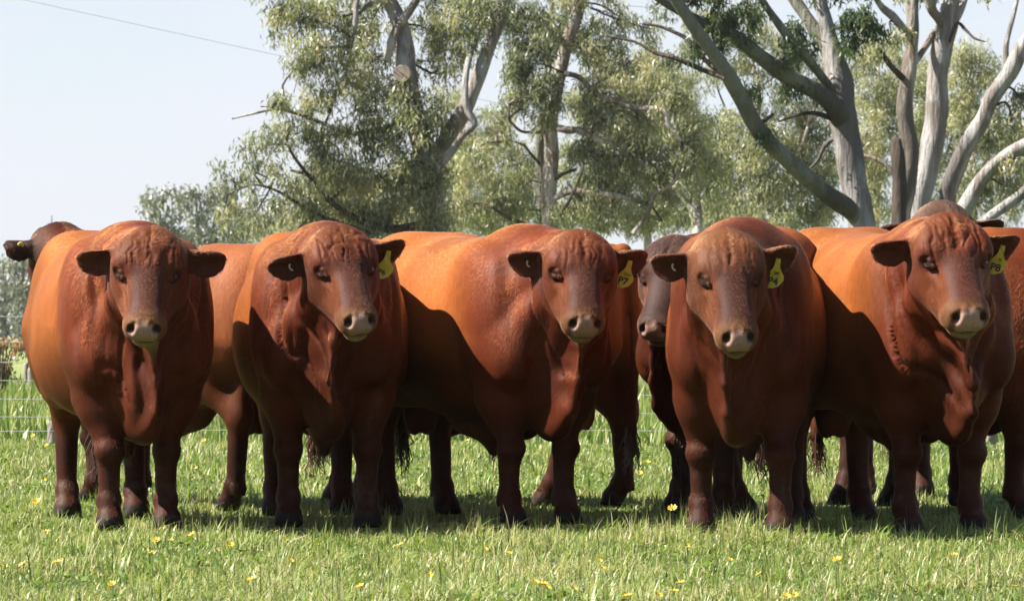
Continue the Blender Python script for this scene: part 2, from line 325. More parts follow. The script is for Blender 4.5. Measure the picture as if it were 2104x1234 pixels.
# --- forked olive grey gum with two long limbs reaching up to the left
t = Tree('gum', 68, 13); r3 = empty('gum_tree', (at(1775, 700, 68).x, 68, 0))
P_(t, r3, 'trunk', BARK_GREY, [(1790, 810), (1784, 640), (1774, 500), (1766, 430), (1756, 380), (1744, 310), (1734, 250), (1728, 205), (1722, 160), (1712, 110), (1700, 60), (1688, 10), (1676, -60)], [76, 66, 60, 57, 56, 54, 58, 62, 58, 40, 32, 28, 24])
P_(t, r3, 'limb', BARK_OLIVE, [(1720, 150), (1700, 100), (1678, 66), (1655, 32), (1634, 0), (1600, -50)], [36, 32, 29, 26, 24, 20], [0, .2, .3, .4, .5, .6])
P_(t, r3, 'limb', BARK_OLIVE, [(1764, 452), (1738, 425), (1690, 391), (1620, 330), (1562, 272), (1522, 200), (1480, 130), (1430, 60), (1388, -2), (1350, -60)], [34, 38, 36, 36, 34, 32, 30, 27, 24, 20], [0, -.3, -.6, -.9, -1.2, -1.4, -1.6, -1.8, -2, -2.1])
P_(t, r3, 'limb', BARK_OLIVE, [(1732, 250), (1722, 233), (1688, 194), (1618, 156), (1563, 117), (1509, 74), (1447, 47), (1390, 20), (1330, -20)], [40, 42, 38, 35, 30, 26, 22, 17, 14], [0, -.2, -.4, -.7, -1.0, -1.2, -1.4, -1.6, -1.8])
P_(t, r3, 'limb', BARK_OLIVE, [(1712, 190), (1696, 167), (1653, 113), (1618, 74), (1587, 31), (1566, 0), (1540, -50)], [18, 19, 19, 18, 16, 15, 12], [-.3, -.4, -.7, -.9, -1, -1.1, -1.2])
P_(t, r3, 'limb', BARK_DARK, [(1488, 155), (1451, 125), (1423, 90), (1400, 73), (1355, 54), (1320, 50)], [11, 10, 9, 8, 6, 4], [-1.6, -1.5, -1.4, -1.3, -1.2, -1.1])
P_(t, r3, 'limb', BARK_DARK, [(1490, 160), (1450, 146), (1390, 120), (1347, 109), (1305, 86), (1242, 74)], [12, 11, 9, 8, 6, 4], [-1.6, -1.5, -1.5, -1.4, -1.3, -1.2])
P_(t, r3, 'limb', BARK_DARK, [(1728, 255), (1700, 240), (1670, 232), (1640, 236), (1600, 250)], [12, 11, 9, 7, 4], [0, -.3, -.5, -.6, -.8])
P_(t, r3, 'limb', BARK_GREY, [(1738, 290), (1715, 285), (1695, 300), (1680, 330), (1660, 350)], [12, 10, 9, 7, 4], [0, .3, .5, .6, .8])
for (x, y, rx, ry, dn, dp, ti) in [(1480, 45, 40, 25, .8, -1.4, .3), (1520, 60, 40, 25, .9, -1.2, .3), (1540, 20, 45, 25, .7, -1.1, .4), (1610, 110, 40, 35, .9, -.9, .3), (1650, 60, 40, 30, .7, -.6, .3), (1760, 40, 45, 45, 1.5, -.4, .15),
    (1800, 60, 30, 30, 1.4, -.5, .15), (1740, 90, 30, 25, 1.0, -.4, .2), (1660, 100, 35, 30, .8, -.5, .3), (1540, 190, 30, 25, .5, -1, .4), (1560, 260, 25, 25, .6, -1.2, .3), (1430, 90, 25, 40, .5, -1.5, .4), (1470, 90, 20, 45, .5, -1.4, .4), (1620, 200, 40, 30, .6, -.5, .35), (1500, 30, 80, 30, .5, -1, .4), (1740, -30, 90, 40, 1, 0, .3), (1420, -30, 90, 40, 1, -1.4, .35)]:
    t.clump(x, y, rx, ry, dn * 1.7, dp, ti)
t.finish(r3, LEAF_DARK, .14, .027, .18)
for o in r3.children: local(o, r3)
tag(r3, 'forked grey gum with two long olive limbs reaching up to the left', 'tree')

# --- the many stemmed pale gum on the right
t = Tree('gum', 76, 14); r4 = empty('gum_tree', (at(1890, 700, 76).x, 76, 0))
P_(t, r4, 'trunk', BARK_GREY, [(1885, 800), (1884, 640), (1880, 500), (1884, 425), (1905, 352), (1917, 292), (1925, 233), (1926, 163), (1935, 105), (1946, 50), (1955, 0), (1965, -60)], [90, 76, 64, 52, 46, 46, 48, 46, 44, 44, 38, 32])
P_(t, r4, 'limb', BARK_PALE, [(1872, 560), (1852, 460), (1859, 389), (1871, 315), (1863, 264), (1859, 218), (1867, 156), (1873, 97), (1876, 50), (1875, -5), (1874, -60)], [46, 42, 42, 36, 36, 34, 30, 28, 27, 24, 20], [-.3, -.4, -.5, -.5, -.5, -.5, -.5, -.4, -.4, -.3, -.2])
P_(t, r4, 'limb', BARK_PALE, [(1880, 130), (1890, 115), (1906, 89), (1923, 64)], [12, 14, 14, 14], [-.4, -.3, -.1, 0])
P_(t, r4, 'limb', BARK_GREY, [(1874, 82), (1863, 68), (1836, 35), (1812, 14), (1790, -20)], [14, 17, 18, 14, 10], [-.4, -.5, -.7, -.8, -1])
P_(t, r4, 'limb', BARK_DARK, [(1864, 168), (1828, 132), (1804, 93), (1790, 70)], [13, 12, 9, 5], [-.5, -.8, -1, -1.1])
P_(t, r4, 'limb', BARK_PALE, [(1940, 60), (1931, 40), (1917, 22), (1909, -2), (1900, -50)], [22, 21, 20, 18, 14], [0, -.2, -.3, -.4, -.5])
P_(t, r4, 'limb', BARK_GREY, [(1950, 60), (1966, 34), (1980, 0), (1995, -50)], [24, 20, 18, 14], [0, .2, .3, .5])
P_(t, r4, 'limb', BARK_GREY, [(1900, 560), (1925, 490), (1945, 424), (1952, 381), (1983, 307), (2018, 249), (2038, 202), (2074, 152), (2104, 93), (2150, 40)], [50, 42, 38, 36, 34, 33, 33, 34, 30, 26], [-.2, -.5, -.7, -.8, -1, -1.2, -1.3, -1.4, -1.5, -1.7])
P_(t, r4, 'limb', BARK_GREY, [(2072, 156), (2068, 120), (2069, 86), (2081, 39), (2090, 0), (2096, -40)], [12, 12, 11, 10, 9, 8], [-1.4, -1.4, -1.4, -1.3, -1.2, -1.1])
P_(t, r4, 'limb', BARK_GREY, [(1910, 580), (1950, 490), (1983, 428), (2014, 373), (2053, 331), (2104, 300), (2170, 270)], [44, 38, 34, 30, 28, 26, 22], [-.3, -.7, -1, -1.2, -1.4, -1.6, -1.8])
P_(t, r4, 'limb', BARK_GREY, [(1930, 600), (1990, 490), (2038, 444), (2077, 416), (2110, 390), (2160, 350)], [34, 28, 24, 22, 22, 18], [.3, .5, .6, .7, .8, 1])
P_(t, r4, 'broken_stub', BARK_DARK, [(1846, 470), (1848, 390), (1846, 330), (1842, 288), (1844, 280)], [34, 30, 27, 22, 6], [-.9, -.9, -.9, -.9, -.9], .15)
P_(t, r4, 'limb', BARK_PALE, [(1846, 372), (1826, 345), (1804, 328), (1770, 318)], [12, 11, 9, 7], [-.9, -.9, -.9, -.8])
P_(t, r4, 'limb', BARK_DARK, [(1942, 118), (1965, 50), (1985, 62), (2002, 78), (2025, 86)], [5, 7, 7, 5, 3], [0, -.3, -.4, -.5, -.6])
for (x, y, rx, ry, dn, dp, ti) in [(1830, 60, 40, 40, .5, -.8, .5), (1800, 110, 35, 40, .5, -1, .5), (2080, 250, 40, 50, .7, -1.3, .45), (2095, 200, 25, 50, .7, -1.4, .4), (2060, 380, 40, 40, .7, -1, .35), (2010, 290, 30, 30, .5, -1, .4), (2085, 330, 30, 40, .7, -1.5, .4), (1900, -30, 90, 40, .8, 0, .4), (2050, -40, 90, 30, .6, -.8, .4)]:
    t.clump(x, y, rx, ry, dn, dp, ti)
t.finish(r4, LEAF_OLIVE, .15, .029, .2)
for o in r4.children: local(o, r4)
tag(r4, 'many stemmed pale gum fanning out above the bull on the right', 'tree')

# --- sunlit gums standing farther back
def back_gum(d, seed, base, trunks, clumps, label, mat=LEAF_OLIVE, bk=BARK_PALE, per=30, length=.165, width=.029, spread=.30):
    t = Tree('gum', d, seed); r = empty('gum_tree', (at(base, 700, d).x, d, 0))
    gy = HORIZON + FPX * CAMZ / d
    for i, (px, w) in enumerate(trunks):
        P_(t, r, 'trunk' if i == 0 else 'limb', bk, ([(px[0][0], gy + 6)] + px) if i == 0 else px, ([w[0] * 1.15] + w) if i == 0 else w, [0] + [.25 * k * (-1) ** i for k in range(len(px) - (i != 0))])
    for (x, y, rx, ry, dn, dp, ti) in clumps: t.clump(x, y, rx * 1.08, ry * 1.08, dn * 1.5, dp, ti, 60)
    t.finish(r, mat, length, width, spread)
    for o in r.children: local(o, r)
    return tag(r, label, 'tree', 'gums in the row behind the bulls')
back_gum(112, 21, 1560, [([(1562, 600), (1558, 470), (1566, 380), (1550, 290), (1560, 200), (1545, 120)], [22, 20, 16, 13, 10, 6]), ([(1562, 420), (1600, 370), (1640, 320), (1660, 260)], [12, 10, 8, 5]), ([(1556, 350), (1520, 310), (1500, 260), (1490, 220)], [9, 8, 6, 4])],
    [(1520, 300, 50, 50, 1, 0, .6), (1570, 290, 50, 60, 1.1, -.5, .55), (1620, 300, 55, 50, 1.1, 0, .5), (1660, 270, 40, 60, 1.0, .5, .55), (1540, 370, 60, 50, 1.1, 0, .55), (1610, 380, 60, 50, 1.2, -.5, .5), (1680, 360, 50, 50, 1.1, 0, .55), (1500, 430, 60, 45, 1.1, 0, .55), (1580, 440, 70, 40, 1.2, -.5, .5), (1660, 440, 60, 40, 1.2, 0, .5), (1640, 210, 50, 35, .7, 0, .55), (1560, 220, 45, 30, .6, 0, .6), (1700, 300, 40, 60, .8, .5, .5), (1480, 360, 40, 50, .9, 0, .5), (1460, 440, 50, 40, 1, 0, .5), (1590, 160, 50, 30, .4, 0, .6), (1680, 190, 40, 40, .6, 0, .5), (1690, 420, 30, 60, 1, 0, .45), (1470, 150, 40, 40, .6, 0, .55), (1530, 130, 50, 35, .7, 0, .55), (1600, 90, 50, 45, .7, 0, .55), (1650, 140, 40, 45, .7, 0, .5), (1500, 250, 35, 45, .7, 0, .55), (1540, 60, 60, 40, .7, 0, .5), (1450, 50, 50, 45, .6, 0, .5), (1770, 110, 40, 50, .8, 0, .5), (1700, 150, 40, 50, .6, 0, .5)],
    'sunlit yellow green gum seen through the fork of long olive limbs')
back_gum(120, 22, 1810, [([(1806, 600), (1800, 450), (1806, 360), (1796, 260), (1806, 170), (1800, 90)], [16, 14, 12, 10, 8, 5]), ([(1800, 400), (1780, 340), (1770, 280)], [8, 6, 4])],
    [(1800, 200, 40, 60, .9, 0, .6), (1780, 280, 40, 60, .9, 0, .6), (1830, 250, 40, 60, .8, 0, .6), (1800, 350, 40, 50, 1, 0, .6), (1790, 430, 45, 40, 1, 0, .55), (1840, 170, 35, 60, .8, 0, .6), (1830, 90, 40, 40, .7, 0, .6), (1770, 150, 35, 50, .6, 0, .6), (1900, 200, 25, 60, .6, 0, .6), (1895, 300, 25, 60, .7, 0, .6)],
    'slim sunlit gum in the gap between the grey trunk and the pale stems')
back_gum(118, 23, 2000, [([(2004, 600), (2000, 450), (1996, 360), (2006, 260), (1996, 170), (2000, 110)], [20, 18, 15, 12, 9, 6]), ([(2000, 380), (2030, 320), (2050, 270)], [10, 8, 5])],
    [(1990, 115, 45, 35, 1.2, 0, .65), (2020, 150, 40, 40, 1.1, 0, .65), (1975, 175, 35, 45, 1.1, 0, .6), (2000, 215, 35, 35, 1.0, 0, .6), (2020, 270, 45, 45, .9, 0, .55), (1980, 260, 25, 40, .9, 0, .55), (1990, 350, 30, 45, .9, 0, .5), (2060, 260, 40, 45, .8, 0, .55), (2090, 300, 35, 50, .9, 0, .5), (2040, 360, 40, 35, .9, 0, .5), (2090, 390, 40, 40, 1.0, 0, .45), (2000, 420, 40, 30, .7, 0, .45), (1960, 400, 25, 40, .7, 0, .5)],
    'bushy yellow green gum between the right hand pale stems')
back_gum(104, 24, 1425, [([(1434, 600), (1434, 470), (1432, 420), (1428, 370), (1440, 320), (1430, 260)], [24, 22, 19, 16, 12, 8]), ([(1430, 440), (1400, 400), (1385, 360), (1380, 300)], [16, 14, 10, 6])],
    [(1400, 350, 45, 40, .9, 0, .5), (1440, 300, 45, 45, .9, 0, .55), (1470, 330, 40, 45, .9, 0, .5), (1460, 390, 40, 40, .8, 0, .5), (1400, 270, 40, 35, .9, 0, .55), (1480, 270, 35, 40, .6, 0, .5), (1360, 430, 40, 35, .8, .6, .5)],
    'low gum with a short pale double trunk left of the fourth bull')
back_gum(125, 25, 700, [([(706, 600), (700, 480), (710, 420), (690, 350)], [18, 16, 12, 7]), ([(700, 440), (650, 400), (620, 360)], [9, 7, 4])],
    [(640, 380, 60, 40, .9, 0, .55), (700, 390, 60, 45, 1, 0, .55), (760, 400, 60, 45, 1.1, 0, .55), (600, 440, 60, 40, .9, 0, .55), (680, 450, 70, 40, 1.1, 0, .55), (760, 460, 70, 40, 1.1, 0, .55), (840, 440, 70, 45, 1.2, 0, .5), (920, 430, 60, 50, 1.2, 0, .5), (540, 470, 50, 30, .8, 0, .5), (980, 440, 50, 45, 1.1, 0, .5), (1040, 440, 50, 40, .7, 0, .5), (860, 360, 60, 50, 1, 0, .5), (940, 340, 50, 40, .8, 0, .55)],
    'low bushy gum filling in below the leafy one on the left')

back_gum(135, 26, 1330, [([(1332, 600), (1330, 450), (1322, 340), (1335, 240), (1326, 150)], [18, 16, 12, 9, 5]), ([(1330, 400), (1290, 340), (1270, 280)], [9, 7, 4]), ([(1326, 320), (1370, 260), (1390, 200)], [8, 6, 4])],
    [(1270, 180, 60, 55, .9, 0, .6), (1340, 150, 60, 60, .9, 0, .6), (1400, 190, 55, 60, .9, 0, .6), (1250, 270, 60, 50, .9, 0, .55), (1320, 250, 60, 55, 1, 0, .55), (1390, 280, 60, 55, 1, 0, .55), (1240, 360, 60, 50, 1, 0, .5), (1310, 350, 60, 50, 1, 0, .5), (1380, 370, 60, 50, 1, 0, .5), (1220, 440, 60, 40, 1, 0, .5), (1300, 440, 60, 40, 1, 0, .5), (1390, 440, 60, 40, 1, 0, .5), (1450, 330, 50, 60, .8, 0, .55), (1180, 330, 50, 60, .8, 0, .5), (1170, 440, 50, 40, .9, 0, .5), (1200, 200, 45, 60, .7, 0, .55)],
    'pale olive gum filling the gap right of the white trunk')
back_gum(140, 27, 1900, [([(1902, 600), (1900, 450), (1894, 340), (1904, 240), (1898, 130)], [16, 14, 11, 8, 5]), ([(1900, 400), (1940, 330), (1960, 270)], [8, 6, 4])],
    [(1900, 150, 50, 50, .7, 0, .6), (1960, 220, 40, 60, .8, 0, .6), (1900, 250, 50, 60, .9, 0, .55), (1960, 320, 40, 50, .8, 0, .55), (1900, 350, 50, 60, .9, 0, .5), (1960, 410, 50, 40, .8, 0, .5), (1890, 430, 60, 40, .9, 0, .5), (1760, 240, 45, 60, .8, 0, .55), (1770, 340, 45, 60, .9, 0, .5), (2060, 330, 50, 50, .7, 0, .5), (2070, 420, 50, 40, .9, 0, .5)],
    'pale gum deep behind the right hand stems')
back_gum(132, 28, 1010, [([(1012, 600), (1010, 450), (1002, 360), (1014, 280)], [16, 14, 10, 6]), ([(1010, 400), (970, 340), (950, 300)], [8, 6, 4])],
    [(960, 300, 55, 45, .9, 0, .6), (1020, 270, 55, 45, .8, 0, .6), (1070, 320, 50, 50, .8, 0, .55), (980, 370, 60, 45, 1, 0, .55), (1050, 400, 60, 45, 1, 0, .55), (1100, 350, 40, 50, .7, 0, .5), (940, 440, 60, 40, 1, 0, .5), (1030, 455, 60, 35, 1, 0, .5), (1110, 440, 50, 40, .9, 0, .5), (920, 220, 45, 45, .6, 0, .6)],
    'yellowish low gum between the sawn trunk and the white trunk')

# --- gums far off on the left, distance haze painted into their grey leaves
def far_gum(d, seed, px, gytop, clumps, label, trunk_w=8):
    t = Tree('gum', d, seed); r = empty('gum_tree', (at(px, 700, d).x, d, 0)); gy = HORIZON + FPX * CAMZ / d
    tb = Tubes(); t.add_limb(tb, [(px, gy + 3), (px + 3, (gy + gytop) / 2 + 20), (px - 2, gytop + 40), (px + 4, gytop + 15)], [trunk_w * 1.3, trunk_w, trunk_w * .7, trunk_w * .3], None, .05, 8)
    for s_ in (-1, 1):
        t.add_limb(tb, [(px, (gy + gytop) / 2 + 15), (px + s_ * 14, (gy + gytop) / 2 - 12), (px + s_ * 24, gytop + 35)], [trunk_w * .6, trunk_w * .45, trunk_w * .2], [0, s_, 1.5 * s_], .03, 6)
    local(tb.build('trunk', BARK_GREY, r), r)
    for (x, y, rx, ry, dn, dp, ti) in clumps: t.clump(x, y, rx, ry, dn, dp, ti, 16, False)
    t.finish(r, LEAF_HAZED, .34, .11, .5)
    for o in r.children: local(o, r)
    return tag(r, label, 'tree', 'grey gums far off')
far_gum(230, 31, 330, 385, [(322, 405, 34, 22, .75, 0, .5), (350, 400, 24, 16, .7, 1, .5), (310, 430, 24, 18, .6, -1, .4), (345, 440, 26, 18, .6, 1, .4), (330, 470, 36, 20, .7, 0, .3), (360, 490, 40, 24, .8, 0, .3)], 'distant round headed grey gum at the left end of its clump')
far_gum(240, 32, 405, 380, [(400, 398, 36, 20, .75, 0, .5), (430, 410, 36, 24, .75, 1, .5), (385, 425, 28, 20, .7, -1, .4), (420, 450, 40, 24, .7, 0, .35), (395, 480, 44, 22, .8, 1, .3), (440, 485, 40, 24, .8, -1, .3)], 'distant grey gum in the middle of its clump, flat topped')
far_gum(250, 33, 470, 380, [(462, 398, 30, 26, .75, 0, .5), (490, 420, 30, 26, .7, 0, .45), (470, 450, 40, 26, .8, 0, .35), (500, 480, 40, 24, .8, 0, .3), (460, 495, 40, 20, .8, 0, .3)], 'distant grey gum nearest to the leafy tree')
far_gum(300, 34, 8, 520, [(2, 545, 26, 18, .8, 0, .45), (-20, 570, 30, 24, .8, 1, .4), (15, 590, 26, 26, .9, 0, .3), (0, 630, 34, 34, 1.0, 0, .2), (10, 675, 36, 24, 1.0, 0, .2)], 'bluish far gum at the very left edge of the paddock', 6)
far_gum(280, 35, 48, 505, [(48, 525, 22, 18, .8, 0, .5), (30, 550, 22, 18, .8, 0, .5), (62, 550, 24, 20, .8, 1, .45), (45, 590, 30, 30, 1.0, 0, .4), (70, 600, 26, 30, 1, 0, .4), (45, 640, 34, 34, 1.0, 0, .35), (60, 680, 40, 22, 1.0, 0, .35)], 'taller grey far gum rising behind the left hand bull', 7)
# --- dry flowering shrub at the left edge beyond the fence
t = Tree('shrub', 58, 51); rs = empty('dry_shrub', (at(-10, 800, 58).x, 58, 0)); tb = Tubes()
for k in range(9):
    a = k * .7; ex, ey = -6 + 9 * k - 20, 705 + 8 * math.sin(k * 2.3)
    t.add_limb(tb, [(-12 + k * 2, 830), (-8 + k * 3, 780), (ex * .6, 735), (ex, ey), (ex + 6, ey + 25)], [5, 4, 3, 2, 1], [0, .1 * math.cos(a), .3 * math.cos(a), .5 * math.cos(a), .5 * math.cos(a)], .02, 5)
local(tb.build('stem', BARK_DARK, rs), rs)
for (x, y, rx, ry, dn, ti) in [(5, 705, 22, 10, 1.3, .7), (28, 702, 18, 10, 1.3, .75), (-15, 715, 20, 14, 1.2, .5), (44, 706, 12, 8, 1, .7), (10, 745, 14, 16, 1.0, .35), (2, 765, 12, 16, .9, .3), (-20, 760, 20, 30, .9, .4), (20, 760, 8, 12, .8, .3), (35, 722, 14, 10, .8, .35)]:
    t.clump(x, y, rx, ry, dn * 2.2, 0, ti, 14, False)
t.finish(rs, LEAF_DRY, .09, .03, .10)
for o in rs.children: local(o, rs)
tag(rs, 'dry reddish shrub at the left edge just above the fence wires', 'shrub')

# ------------------------------------------------------------------ fence, mast, power line
m = NT('fence wire'); WIRE = m.set(Base_Color=(.36, .36, .36), Roughness=.5)
m = NT('old post'); v = m.coord('Object', (1, 1, .2))
POST = m.set(Base_Color=m.ramp(m.noise(v, 22, 5), [(.3, (.13, .11, .09)), (.7, (.30, .27, .22))]), Roughness=.9, Normal=m.bump(m.noise(v, 40, 4), .5, .02))
m = NT('insulator'); INSUL = m.set(Base_Color=(.03, .03, .032), Roughness=.4)
FD = 36.0
fence = empty('wire_fence', (0, FD, 0))
tag(fence, 'white stranded wire fence running behind the bulls', 'fence')
zs = [at(0, y, FD).z for y in (648, 697, 741, 781, 816, 851, 884)]
posts = [at(107, 900, FD).x, at(2036, 900, FD).x, at(2036, 900, FD).x + 7.2, at(107, 900, FD).x - 7.2]
for i, z in enumerate(zs):
    tb = Tubes(); xs = np.linspace(-22, 22, 45)
    tb.add([(x, 0, z + .010 * math.sin(x * .8 + i * 1.7) - .012 * math.cos((x - posts[0]) / 7.7 * 6.283) ) for x in xs], [.0027] * 45, 5, 0, 1)
    tb.build('wire', WIRE, fence)
for k, x in enumerate(posts):
    tb = Tubes(); tb.add([(x, .06, -.3), (x, .06, .2), (x + .01, .06, .8), (x + .01, .06, 1.13 if k != 0 else .22), (x + .01, .06, 1.15 if k != 0 else .24)], [.055, .052, .050, .048, .02] if k else [.022, .022, .02, .02, .01], 10, .05, 2) if k else tb.add([(x, .06, -.1), (x, .06, .12), (x, .06, .20)], [.05, .045, .04], 10, .08, 2)
    p = tb.build('post', POST, fence)
    if k:
        for z in zs:
            tb = Tubes(); tb.add([(x, .02, z - .025), (x, .0, z), (x, .02, z + .025)], [.012, .016, .012], 6, 0, 1); o = tb.build('insulator', INSUL, p)
# lone strainer post far across the paddock
tb = Tubes(); b = at(53, 787, 76); tb.add([(0, 0, -.2), (0, 0, .1), (.01, 0, .42), (.01, 0, .46)], [.05, .045, .045, .02], 10, .06, 2)
o = tb.build('fence_post', POST); o.location = (b.x, b.y, 0); tag(o, 'lone weathered post across the paddock beside the left hand bull', 'post')
tb = Tubes(); b = at(64, 795, 74.5); tb.add([(0, 0, -.2), (0, 0, .1), (-.01, 0, .34), (-.01, 0, .37)], [.06, .06, .05, .03], 10, .06, 2)
o = tb.build('fence_post', POST); o.location = (b.x, b.y, 0); tag(o, 'short dark post stump beside the lone weathered post', 'post')
# mast on the horizon
m = NT('grey steel'); STEEL = m.set(Base_Color=(.10, .115, .13), Roughness=.7)
b = at(103, 470, 420); mast = empty('water_tower', (b.x, 420, 0))
tb = Tubes(); zt = at(0, 443, 420).z; z1 = at(0, 462, 420).z
tb.add([(0, 0, 0), (0, 0, z1), ], [.30, .26], 8, 0, 1); tb.build('column', STEEL, mast)
tb = Tubes(); tb.add([(-.1, 0, z1 - 1.6), (-.1, 0, z1 - 1.0), (-.1, 0, z1 + .1), (-.1, 0, z1 + .2)], [.2, .34, .34, .1], 12, 0, 1); tb.build('tank', STEEL, mast)
tb = Tubes(); tb.add([(.12, 0, z1), (.12, 0, zt)], [.09, .06], 6, 0, 1); tb.build('aerial', STEEL, mast)
tag(mast, 'thin grey mast on the skyline behind the dark bull on the left', 'mast')
m = NT('cable'); CABLE = m.set(Base_Color=(.10, .10, .11), Roughness=.6)
a, b = at(-900, -210, 150), at(2700, 569, 190)
tb = Tubes(); N = 60
tb.add([tuple(a.lerp(b, i / N) + Vector((0, 0, -2.2 * 4 * (i / N) * (1 - i / N) * .05))) for i in range(N + 1)], [.007] * (N + 1), 5, 0, 1)
tag(tb.build('power_line', CABLE), 'thin black power line crossing the pale sky at upper left', 'cable')
# ------------------------------------------------------------------ bulls: one continuous skinned surface each
F32 = np.float32
def smin(a, b, k):
    h = np.maximum(k - np.abs(a - b), 0) / k
    return np.minimum(a, b) - h * h * k * 0.25
def smax(a, b, k): return -smin(-a, -b, k)
def vec(*a): return np.array(a, F32)
def unit(v): v = np.asarray(v, F32); return v / np.linalg.norm(v)
def cone(P, a, b, ra, rb, sc=None):
    """tapered capsule; sc squeezes space per axis to give an elliptical section"""
    a = np.asarray(a, F32); b = np.asarray(b, F32)
    if sc is not None:
        s = np.asarray(sc, F32); P = P * s; a = a * s; b = b * s
    d = b - a; L2 = float(d @ d)
    t = np.clip(((P - a) @ d) / L2, 0, 1)
    q = P - a - t[:, None] * d
    r = np.sqrt(np.einsum('ij,ij->i', q, q)) - (ra + (rb - ra) * t)
    return r / (max(sc) if sc is not None else 1.0) * (1.15 if sc is not None else 1.0)
def ell(P, c, r, M=None):
    q = P - np.asarray(c, F32)
    if M is not None: q = q @ M
    r = np.asarray(r, F32)
    k0 = np.sqrt(np.einsum('ij,ij->i', q / r, q / r)) + 1e-6
    k1 = np.sqrt(np.einsum('ij,ij->i', q / (r * r), q / (r * r))) + 1e-6
    return k0 * (k0 - 1) / k1
def curve(x, xs, ys):
    """smooth monotone-ish interpolation of a profile"""
    xs = np.asarray(xs, F32); ys = np.asarray(ys, F32)
    m = np.gradient(ys, xs)
    i = np.clip(np.searchsorted(xs, x) - 1, 0, len(xs) - 2)
    h = xs[i + 1] - xs[i]; t = np.clip((x - xs[i]) / h, 0, 1)
    t2 = t * t; t3 = t2 * t
    return ((2*t3 - 3*t2 + 1) * ys[i] + (t3 - 2*t2 + t) * h * m[i] + (-2*t3 + 3*t2) * ys[i+1] + (t3 - t2) * h * m[i+1]).astype(F32)

